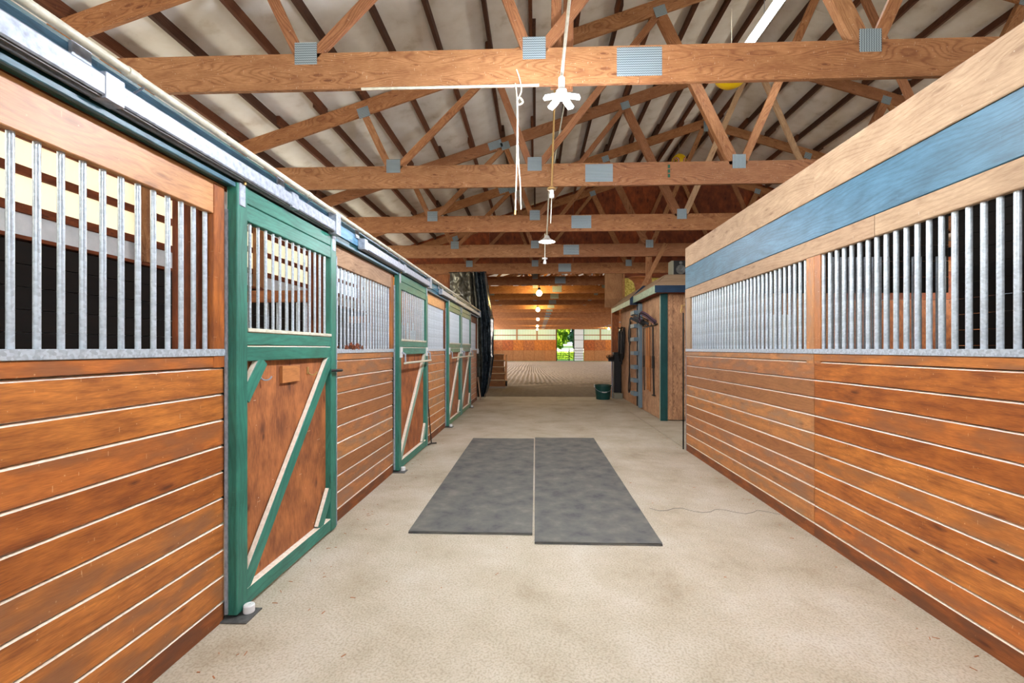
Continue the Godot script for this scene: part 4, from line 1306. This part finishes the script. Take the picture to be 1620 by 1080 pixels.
	tube(ld, "lead", smooth_path([Vector3(xs - 0.03, 2.16, -11.75), Vector3(xs - 0.05, 1.5, -11.72), Vector3(xs - 0.04, 0.9, -11.77), Vector3(xs - 0.04, 0.4, -11.70), Vector3(xs - 0.05, 0.28, -11.8), Vector3(xs - 0.04, 0.45, -11.88), Vector3(xs - 0.03, 0.8, -11.82)]), 0.016, M.leather)
	tube(ld, "halter", smooth_path([Vector3(xs - 0.03, 2.1, -11.70), Vector3(xs - 0.06, 1.9, -11.58), Vector3(xs - 0.05, 1.6, -11.62), Vector3(xs - 0.05, 1.5, -11.72), Vector3(xs - 0.05, 1.75, -11.86), Vector3(xs - 0.03, 2.1, -11.78)]), 0.014, M.black)
	tube(ld, "nail", [Vector3(xs + 0.0, 2.15, -11.75), Vector3(xs - 0.05, 2.165, -11.75)], 0.006, M.galv_dull, 6)
	# tall black bin, broom and block by the opening post
	var bn := thing("tall_bin", "tall black bin standing against the opening post", "bin", Vector3(2.33, 0.17, -13.1))
	box(bn, "body", Vector3(2.225, 0.16, -12.98), Vector3(2.43, 1.26, -13.22), M.black, null, 0.015)
	box(bn, "lid", Vector3(2.215, 1.26, -12.97), Vector3(2.44, 1.30, -13.23), M.black, null, 0.012)
	var cb := thing("concrete_block", "grey concrete block under the tall black bin", "block", Vector3(2.35, 0, -13.05))
	box(cb, "block", Vector3(2.2, 0.0, -12.8), Vector3(2.43, 0.155, -13.24), M.block, null, 0.01)
	var br := thing("broom", "black broom standing head-up beside the tall bin", "broom", Vector3(2.16, 0, -13.0))
	tube(br, "handle", [Vector3(2.17, 0.0, -12.93), Vector3(2.165, 1.05, -13.02)], 0.013, M.galv_dull, 10)
	box(br, "head", Vector3(2.07, 1.04, -12.98), Vector3(2.24, 1.09, -13.05), M.black)
	var bst := SurfaceTool.new()
	bst.begin(Mesh.PRIMITIVE_TRIANGLES)
	for i in 110:
		var bx := rng.randf_range(2.08, 2.23)
		var bz := rng.randf_range(-13.04, -12.99)
		var a := Vector3(bx, 1.08, bz)
		var d := Vector3((bx - 2.155) * 0.8 + rng.randf_range(-0.04, 0.04), rng.randf_range(0.08, 0.17), rng.randf_range(-0.03, 0.03))
		tube_into(bst, [a - br.position, a + d - br.position], 0.003, 4)
	var bb := put(br, "bristles", bst.commit(), M.black)
	bb.set_meta("kind", "stuff")
	# green bucket
	var bu := thing("bucket", "dark green rubber bucket with a wire handle on the aisle floor", "bucket", Vector3(1.88, 0, -12.75))
	put(bu, "pail", lathe([Vector2(0.001, 0.0), Vector2(0.185, 0.0), Vector2(0.19, 0.01), Vector2(0.225, 0.37), Vector2(0.24, 0.375), Vector2(0.24, 0.40), Vector2(0.215, 0.40), Vector2(0.178, 0.03), Vector2(0.001, 0.025)], 32), M.bucket_green)
	for sx in [-1.0, 1.0]:
		box(bu, "lug", bu.position + Vector3(sx * 0.235 - 0.012, 0.33, -0.03), bu.position + Vector3(sx * 0.235 + 0.012, 0.41, 0.03), M.white, null, 0.004)
	var hp := []
	for i in 13:
		var a := PI * i / 12.0
		hp.append(bu.position + Vector3(-0.245 * cos(a), 0.37 - 0.16 * sin(a), 0.05 + 0.21 * sin(a)))
	tube(bu, "handle", hp, 0.006, M.galv_dull, 6)
	tube(bu, "handle_grip", [hp[5], hp[6], hp[7]], 0.014, M.white, 8)
	# what stands on the shed roof
	var sp := thing("speaker", "dark boxy loudspeaker on top of the tack shed roof", "speaker", Vector3(2.88, 2.863, -9.35))
	box(sp, "cabinet", Vector3(2.73, 2.865, -9.22), Vector3(3.05, 3.165, -9.47), M.block, null, 0.01)
	box(sp, "baffle", Vector3(2.765, 2.875, -9.205), Vector3(3.045, 3.16, -9.22), M.black, null, 0.006)
	var ring := put(sp, "woofer", lathe([Vector2(0.001, 0.004), Vector2(0.03, 0.016), Vector2(0.045, 0.004), Vector2(0.078, 0.018), Vector2(0.09, 0.018), Vector2(0.095, 0.0)], 28), M.track_grey, Vector3(0.02, 0.12, 0.146))
	ring.rotation.x = PI / 2
	var tw := put(sp, "tweeter", lathe([Vector2(0.001, 0.014), Vector2(0.02, 0.008), Vector2(0.03, 0.012), Vector2(0.034, 0.0)], 20), M.track_grey, Vector3(0.02, 0.25, 0.146))
	tw.rotation.x = PI / 2
	var bk := thing("flared_basket", "brown wide-rimmed basket standing on the shed roof before the yellow insulation", "basket", Vector3(2.72, 2.86, -12.1))
	put(bk, "bowl", lathe([Vector2(0.001, 0.0), Vector2(0.085, 0.0), Vector2(0.09, 0.12), Vector2(0.12, 0.26), Vector2(0.17, 0.34), Vector2(0.26, 0.40), Vector2(0.265, 0.42), Vector2(0.24, 0.43), Vector2(0.16, 0.38), Vector2(0.001, 0.36)], 28), any("ply"))
	var kb := thing("knee_brace", "upright timber brace rising from the shed roof to the fourth truss", "brace", Vector3(2.62, 2.863, -10.9))
	box(kb, "post", Vector3(2.62, 2.864, -10.90), Vector3(2.76, 3.72, -10.94), any("truss"))
	var kd := thing("knee_brace", "diagonal timber brace leaning from the shed roof up to the right onto the fourth truss", "brace", Vector3(2.6, 2.863, -10.8))
	board(kd, "strut", Vector3(2.49, 2.78, -10.82), Vector3(3.06, 3.87, -10.815), 0.10, 0.04, Vector3.RIGHT, any("truss"))

func slope(par: Node, called: String, q: Array) -> void:
	# a sheet of plywood 18 mm thick lying on four corners
	var n: Vector3 = (q[1] - q[0]).cross(q[3] - q[0]).normalized()
	if n.y < 0.0:
		n = -n
	var e1: Vector3 = (q[1] - q[0]).normalized()
	var e2 := n.cross(e1)
	var poly := PackedVector2Array()
	for p in q:
		poly.append(Vector2((p - q[0]).dot(e1), (p - q[0]).dot(e2)))
	plate(par, called, poly, q[0], e1, e2, n * 0.018, any("raw"))

# ------------------------------------------------------------------ mats, lamps and other fittings
func build_fittings() -> void:
	var ml := ["grey rubber mat on the left of the aisle floor, its front edge set back", "grey rubber mat on the right of the aisle floor, its front edge nearer"]
	var mc := [[-0.962, -0.022, -3.415, -7.01], [-0.006, 0.902, -3.262, -7.095]]
	for i in 2:
		var t := thing("rubber_mat", ml[i], "mat", Vector3((mc[i][0] + mc[i][1]) / 2.0, 0.002, (mc[i][2] + mc[i][3]) / 2.0), "rubber mats in the aisle")
		var st := []
		var cols := 22
		var rows := 60
		var n := FastNoiseLite.new()
		n.seed = 60 + i
		n.frequency = 1.4
		for r in rows:
			for c in cols:
				var x := lerpf(mc[i][0], mc[i][1], float(c) / (cols - 1))
				var z := lerpf(mc[i][2], mc[i][3], float(r) / (rows - 1))
				st.append(Vector3(x, 0.019 + 0.0022 * n.get_noise_2d(x * 2.0, z * 2.0), z) - t.position)
		put(t, "top_face", sheet(st, cols, rows), M.rubber)
		box(t, "slab", Vector3(mc[i][0], 0.001, mc[i][2]), Vector3(mc[i][1], 0.0155, mc[i][3]), M.rubber, null, 0.003)
	cluster_lamp("bright cluster lamp with five splayed glowing panels near the first truss", Vector3(0.172, 3.06, -3.0), 6.5)
	# the same lamp repeated behind the camera, added for fill light
	cluster_lamp("unseen cluster lamp added for fill, with five glowing panels, over the aisle nearer the barn's front doorway", Vector3(0.17, 3.06, 1.6), 6.5)
	# cone lamp
	var cl := Vector3(0.176, 3.04, -7.0)
	var c := thing("cone_lamp", "white cone-shaded lamp glowing on its conduit before the fourth truss", "lamp", cl)
	put(c, "shade", lathe([Vector2(0.02, 0.10), Vector2(0.035, 0.09), Vector2(0.045, 0.06), Vector2(0.125, 0.0), Vector2(0.12, 0.0), Vector2(0.04, 0.055), Vector2(0.001, 0.06)], 28), M.white)
	put(c, "bulb", lathe([Vector2(0.001, -0.03), Vector2(0.03, -0.022), Vector2(0.042, 0.0), Vector2(0.03, 0.03), Vector2(0.015, 0.05), Vector2(0.001, 0.05)], 16), M.bulb_cool)
	tube(c, "conduit", [cl + Vector3(0, 0.09, 0), cl + Vector3(0.03, 0.75, 0.0), cl + Vector3(0.359, 2.63, 0.0)], 0.011, M.cream, 8)
	omni(c, "lamp_light", cl + Vector3(0, -0.02, 0), Color(0.97, 0.97, 1.0), 3.0, 0.05)
	# unlit sockets
	var s1 := thing("lamp_socket", "unlit brass-flanged double socket hanging before the second truss", "lamp socket", Vector3(0.172, 3.03, -4.8))
	put(s1, "flange", lathe([Vector2(0.001, 0.075), Vector2(0.02, 0.075), Vector2(0.05, 0.055), Vector2(0.05, 0.045), Vector2(0.015, 0.04), Vector2(0.001, 0.04)], 20), M.brass)
	put(s1, "socket", lathe([Vector2(0.001, 0.04), Vector2(0.018, 0.04), Vector2(0.022, 0.02), Vector2(0.018, 0.0), Vector2(0.026, -0.005), Vector2(0.026, -0.04), Vector2(0.018, -0.045), Vector2(0.001, -0.045)], 16), M.white)
	tube(s1, "conduit", [Vector3(0.172, 3.1, -4.8), Vector3(0.2, 4.0, -4.8), Vector3(0.21, 5.66, -4.8)], 0.010, M.brass, 8)
	tube(s1, "cord", [Vector3(0.172, 3.0, -4.8), Vector3(0.16, 2.72, -4.8)], 0.006, M.cream, 6)
	var s2 := thing("lamp_socket", "unlit white double socket hanging below the fourth truss", "lamp socket", Vector3(0.177, 3.03, -8.55))
	put(s2, "socket", lathe([Vector2(0.001, 0.07), Vector2(0.05, 0.07), Vector2(0.05, 0.05), Vector2(0.02, 0.04), Vector2(0.02, 0.015), Vector2(0.03, 0.01), Vector2(0.03, -0.04), Vector2(0.001, -0.045)], 16), M.white)
	tube(s2, "conduit", [Vector3(0.177, 3.08, -8.55), Vector3(0.18, 3.55, -8.525)], 0.010, M.cream, 8)
	# fluorescent strip by the ridge
	strip_light("bright fluorescent strip light hung near the ridge", Vector3(2.85, 5.45, -4.98), 2.6)
	strip_light("second fluorescent strip light near the ridge, over the barn's front end", Vector3(2.85, 5.45, 1.2), 2.4)  # added behind the camera for more light on the roof
	strip_light("fluorescent strip light over the far side of the barn", Vector3(8.0, 4.4, -3.0), 2.4)  # added out of view to brighten the right side of the roof
	# scare-eye balloons
	balloon("yellow scare-eye balloon hanging behind the nearest truss", Vector3(2.33, 4.72, -5.5), 0.215)
	balloon("small yellow scare-eye balloon far up by the plywood gable", Vector3(3.80, 6.36, -12.2), 0.19)
	# rope and white strip on the first truss
	var rp := thing("rope", "white rope knotted to the nearest truss and hanging in two strands", "rope", Vector3(-0.13, 3.5, -3.74))
	tube(rp, "loop", smooth_path([Vector3(-0.155, 3.70, -3.748), Vector3(-0.13, 3.62, -3.742), Vector3(-0.115, 3.52, -3.73), Vector3(-0.135, 3.46, -3.73), Vector3(-0.15, 3.44, -3.735)]), 0.006, M.rope)
	tube(rp, "knot", smooth_path([Vector3(-0.15, 3.46, -3.735), Vector3(-0.12, 3.45, -3.725), Vector3(-0.105, 3.42, -3.73), Vector3(-0.135, 3.405, -3.74), Vector3(-0.155, 3.43, -3.735)]), 0.008, M.rope)
	tube(rp, "strand", smooth_path([Vector3(-0.165, 3.58, -3.735), Vector3(-0.15, 3.42, -3.735), Vector3(-0.152, 3.0, -3.735), Vector3(-0.165, 2.52, -3.735)]), 0.0055, M.rope)
	tube(rp, "strand", smooth_path([Vector3(-0.145, 3.43, -3.73), Vector3(-0.142, 3.0, -3.73), Vector3(-0.125, 2.75, -3.725), Vector3(-0.118, 2.54, -3.725)]), 0.0055, M.rope)
	tube(rp, "tail", [Vector3(-0.165, 2.54, -3.735), Vector3(-0.167, 2.50, -3.735)], 0.009, M.brass, 8)
	var ws := thing("white_pipe", "thin white pipe along the underside of the nearest truss", "pipe", Vector3(-0.7, 3.57, -3.75))
	tube(ws, "pipe", [Vector3(-1.45, 3.566, -3.745), Vector3(0.03, 3.566, -3.745)], 0.011, M.cream, 10)
	# tarp drawn aside at the opening
	tarp()

func cluster_lamp(label: String, at: Vector3, e: float) -> void:
	var t := thing("cluster_lamp", label, "lamp", at)
	put(t, "hub", lathe([Vector2(0.001, 0.12), Vector2(0.02, 0.12), Vector2(0.022, 0.05), Vector2(0.036, 0.03), Vector2(0.036, -0.01), Vector2(0.02, -0.022), Vector2(0.001, -0.022)], 20), M.white)
	for k in 5:
		var a := TAU * k / 5.0 + 0.31
		var d := Vector3(cos(a), -0.32, sin(a)).normalized()
		var side := d.cross(Vector3.UP).normalized()
		var wing := board(t, "wing", at + d * 0.048 + Vector3(0, 0.012, 0), at + d * 0.125 + Vector3(0, 0.012, 0), 0.044, 0.012, side, M.bulb_cool, null, 0.003)
		board(wing, "panel", at + d * 0.052 + Vector3(0, 0.002, 0), at + d * 0.121 + Vector3(0, 0.002, 0), 0.038, 0.006, side, M.bulb_cool, null, 0.002)
	tube(t, "conduit", [at + Vector3(0.0, 0.12, 0), at + Vector3(0.05, 0.62, 0.0), at + Vector3(0.07, 0.9, 0.0), at + Vector3(0.17, 2.3, 0.0)], 0.011, M.cream, 8)
	omni(t, "lamp_light", at + Vector3(0, -0.05, 0), Color(0.95, 0.97, 1.0), e, 0.09)

func strip_light(label: String, at: Vector3, ln: float) -> void:
	var t := thing("strip_light", label, "strip light", at)
	var h := Vector3(0, 0, ln / 2.0)
	plate(t, "housing", PackedVector2Array([Vector2(-0.06, 0.03), Vector2(-0.04, 0.065), Vector2(0.04, 0.065), Vector2(0.06, 0.03)]), at + h, Vector3.RIGHT, Vector3.UP, -2.0 * h, M.white)
	for x in [-0.042, 0.042]:
		tube(t, "tube", [at + h * 0.98 + Vector3(x, 0.012, 0), at - h * 0.98 + Vector3(x, 0.012, 0)], 0.016, M.tube, 10)
	for z in [-0.8, 0.8]:
		tube(t, "hanger", [at + Vector3(0, 0.05, z), at + Vector3(0, 0.9, z)], 0.004, M.galv_dull, 6)
	area(label.split(" ")[0] + "_strip_light", at + Vector3(0, -0.03, 0), Vector3(0.001, -1, 0), Vector2(0.12, ln * 0.95), Color(0.96, 0.98, 1.0), 3.5)

func balloon(label: String, at: Vector3, r: float) -> void:
	var t := thing("balloon", label, "balloon", at)
	var st := SurfaceTool.new()
	st.begin(Mesh.PRIMITIVE_TRIANGLES)
	st.set_smooth_group(0)
	var eyes := [Vector3(-0.66, -0.2, 0.72).normalized(), Vector3(0.72, -0.2, 0.66).normalized(), Vector3(0.0, -0.1, -1.0).normalized()]
	var nu := 96
	var nv := 64
	for j in nv + 1:
		var p := PI * j / nv
		for i in nu + 1:
			var a := TAU * i / nu
			var d := Vector3(sin(p) * cos(a), cos(p), sin(p) * sin(a))
			var c := Color(0.86, 0.56, 0.01)
			for e in eyes:
				var g: float = acos(clampf(d.dot(e), -1.0, 1.0))
				if g < 0.12: c = Color(0.01, 0.01, 0.01)
				elif g < 0.22: c = Color(0.86, 0.56, 0.01)
				elif g < 0.36: c = Color(0.45, 0.02, 0.015)
				elif g < 0.42: c = Color(0.9, 0.9, 0.85)
				elif g < 0.52: c = Color(0.40, 0.02, 0.01)
			st.set_color(c)
			st.set_uv(Vector2(float(i) / nu, float(j) / nv))
			st.add_vertex(d * r)
	for j in nv:
		for i in nu:
			var q := j * (nu + 1) + i
			for v in [q, q + 1, q + nu + 2, q, q + nu + 2, q + nu + 1]:
				st.add_index(v)
	st.generate_normals()
	if not M.has("balloon"):
		var m := mat("balloon", null, Color(1, 1, 1), 0.3)
		m.vertex_color_use_as_albedo = true
	put(t, "skin", st.commit(), M.balloon)
	put(t, "neck", lathe([Vector2(0.001, 0.0), Vector2(0.03, 0.0), Vector2(0.018, 0.03), Vector2(0.001, 0.03)], 12), M.brass, Vector3(0, r - 0.006, 0))
	tube(t, "string", [at + Vector3(0, r + 0.02, 0), at + Vector3(0, r + 0.5, 0)], 0.003, M.rope, 6)

func tarp() -> void:
	var t := thing("tarp_curtain", "big silver and black tarp drawn aside at the left edge of the arena opening", "tarp", Vector3(-1.8, 0.1, -13.0))
	var n := FastNoiseLite.new()
	n.seed = 17
	n.frequency = 1.3
	# flat silver length, creased
	var pts := []
	var cols := 40
	var rows := 60
	for r in rows:
		var y := lerpf(3.60, 1.2, float(r) / (rows - 1))
		for c in cols:
			var f := float(c) / (cols - 1)
			var x := lerpf(-2.47, -1.86, f)
			var crease := absf(n.get_noise_2d(x * 2.2, y * 1.4)) * 0.10
			var vee := absf(x + 2.2 - 0.55 * (3.6 - y)) if y > 3.1 else 1.0
			var vee2 := absf(x + 1.98 + 0.4 * (3.6 - y)) if y > 3.1 else 1.0
			var z := -13.05 + crease - 0.05 * exp(-vee * vee * 900.0) - 0.05 * exp(-vee2 * vee2 * 900.0) + 0.05 * sin(f * 9.0 + y)
			pts.append(Vector3(x, y, z) - t.position)
	put(t, "silver_sheet", sheet(pts, cols, rows), M.tarp_silver)
	# gathered black folds, bellying to the right
	var cur := Curve.new()
	cur.min_value = -3.0
	cur.max_value = 3.0
	pts = []
	cols = 150
	rows = 90
	for r in rows:
		var y := lerpf(3.60, 0.02, float(r) / (rows - 1))
		var xr := -1.20
		if y > 2.3:
			xr = lerpf(-1.22, -1.42, (y - 2.3) / 1.3)
		elif y < 1.2:
			xr = lerpf(-1.42, -1.18, pow(clampf((y - 0.1) / 1.1, 0, 1), 0.6))
		var xl := lerpf(-1.66, -1.92, (y - 0.1) / 3.5)
		for c in cols:
			var f := float(c) / (cols - 1)
			var ff := f + 0.03 * n.get_noise_2d(f * 5.0, y * 0.7)
			var x := lerpf(xl, xr, f)
			var z := -12.98 + 0.10 * sin(ff * 30.0 + 0.7 * sin(y * 1.3)) + 0.05 * sin(ff * 15.0 + y * 0.5) + 0.035 * n.get_noise_2d(f * 7.0, y * 1.6)
			pts.append(Vector3(x, y, z) - t.position)
	var left_part := []
	var right_part := []
	var cut := 52
	for rr in rows:
		for c in cols:
			var p: Vector3 = pts[rr * cols + c]
			if c <= cut:
				left_part.append(p)
			if c >= cut:
				right_part.append(p)
	put(t, "silver_folds", sheet(left_part, cut + 1, rows), M.tarp_silver)
	put(t, "black_folds", sheet(right_part, cols - cut, rows), M.tarp_black)
	tube(t, "hem_rod", [Vector3(-2.5, 3.60, -13.05), Vector3(-1.4, 3.60, -12.98)], 0.012, M.leather, 8)
	var pl := thing("plank_offcut", "grey plank leaning on the stall post below the tarp", "plank", Vector3(-1.56, 0, -12.5))
	board(pl, "plank", Vector3(-1.50, 0.005, -12.42), Vector3(-1.585, 0.62, -12.49), 0.10, 0.025, Vector3(0, 0, 1), any("grey_top"))

# ------------------------------------------------------------------ outside the far doorway
func build_outside() -> void:
	var g := struct("ground", "grass beyond the far arena doorway")
	box(g, "lawn", Vector3(-60, -0.5, -52.5), Vector3(70, -0.05, -130), M.grass)
	box(g, "yard", Vector3(-30, -0.5, 7.6), Vector3(40, -0.06, 60), M.concrete)
	var gt := thing("field_gate", "dark tubular metal gate outside the far doorway", "gate", Vector3(3.3, 0, -54.0))
	for y in [0.12, 0.36, 0.58, 0.82, 1.08]:
		tube(gt, "rail", [Vector3(1.6, y, -54), Vector3(3.95, y, -54)], 0.028, M.black_metal, 8)
		tube(gt, "rail", [Vector3(4.05, y + 0.06, -54.2), Vector3(6.0, y + 0.06, -54.2)], 0.028, M.black_metal, 8)
	for x in [1.6, 3.95, 4.05, 6.0]:
		tube(gt, "upright", [Vector3(x, -0.05, -54.0 - (0.2 if x > 4 else 0.0)), Vector3(x, 1.42 if x > 3.9 else 1.1, -54.0 - (0.2 if x > 4 else 0.0))], 0.035, M.black_metal, 8)
	var sh := thing("outbuilding", "low whitewashed outbuilding beyond the gate", "building", Vector3(5.0, 0, -80))
	box(sh, "wall", Vector3(0.5, -0.1, -80), Vector3(9.0, 2.0, -84), M.seam)
	plate(sh, "roof", PackedVector2Array([Vector2(0.2, 1.9), Vector2(9.3, 1.9), Vector2(9.0, 2.2), Vector2(0.5, 2.2)]), Vector3(0, 0, -79.6), Vector3.RIGHT, Vector3.UP, Vector3(0, 0, -4.8), M.seam)
	var hg := thing("hedge", "clipped green hedge just behind the dark gate", "hedge", Vector3(4.0, -0.05, -64))
	var hst := SurfaceTool.new()
	hst.begin(Mesh.PRIMITIVE_TRIANGLES)
	for i in 7000:
		var c := Vector3(rng.randf_range(-4.0, 5.0), rng.randf_range(0.0, 1.0) * (0.95 + 0.1 * sin(i * 0.7)), rng.randf_range(-0.4, 0.4))
		var e1 := Vector3(rng.randfn(), rng.randfn(), rng.randfn()).normalized()
		var e2 := e1.cross(Vector3(0.3, 0.5, 1.0)).normalized()
		quad(hst, c - e1 * 0.09, c + e2 * 0.05, c + e1 * 0.09, c - e2 * 0.05, e1.cross(e2).normalized(), Vector2(0, 0), Vector2(1, 0), Vector2(1, 1), Vector2(0, 1))
	put(hg, "foliage", hst.commit(), M.leaf).set_meta("kind", "stuff")
	box(hg, "stems", Vector3(0.2, -0.05, -63.9), Vector3(8.8, 0.7, -64.1), M.leaf)
	var spots := [[2.9, -72.0, 8.0, 2.6, "leaf", "sunlit yellow-green tree seen through the far doorway"], [6.9, -70.0, 7.0, 2.1, "leaf_blue", "darker blue-green tree at the right of the far doorway"], [4.6, -90.0, 9.0, 3.4, "leaf", "tall green tree behind the white outbuilding"], [-1.5, -86.0, 8.0, 3.2, "leaf", "green tree left of the white outbuilding"], [10.5, -88.0, 8.5, 3.4, "leaf_blue", "dark tree right of the white outbuilding"]]
	for s in spots:
		tree(s[5], Vector3(s[0], -0.05, s[1]), s[2], s[3], M[s[4]])

func tree(label: String, at: Vector3, h: float, r: float, m: Material) -> void:
	var t := thing("tree", label, "tree", at, "trees outside the far doorway")
	tube(t, "trunk", [at, at + Vector3(0.1, h * 0.3, 0), at + Vector3(0, h * 0.75, 0.1)], 0.16, M.leather, 8)
	var st := SurfaceTool.new()
	st.begin(Mesh.PRIMITIVE_TRIANGLES)
	for i in 6500:
		var u := rng.randf_range(-1, 1)
		var a := rng.randf() * TAU
		var q := sqrt(1.0 - u * u)
		var d := Vector3(q * cos(a), u, q * sin(a))
		var lump := 0.8 + 0.2 * sin(d.x * 6.0 + h) * cos(d.y * 7.0 + r)
		var c := Vector3(0, h * 0.56, 0) + Vector3(d.x * r, d.y * h * 0.44, d.z * r) * lump * pow(rng.randf(), 0.25)
		var e1 := Vector3(rng.randfn(), rng.randfn(), rng.randfn()).normalized()
		var e2 := e1.cross(d).normalized()
		var sz := rng.randf_range(0.14, 0.34)
		quad(st, c - e1 * sz, c + e2 * sz * 0.5, c + e1 * sz, c - e2 * sz * 0.5, e1.cross(e2).normalized(), Vector2(0, 0), Vector2(1, 0), Vector2(1, 1), Vector2(0, 1))
	var f := put(t, "foliage", st.commit(), m)
	f.set_meta("kind", "stuff")
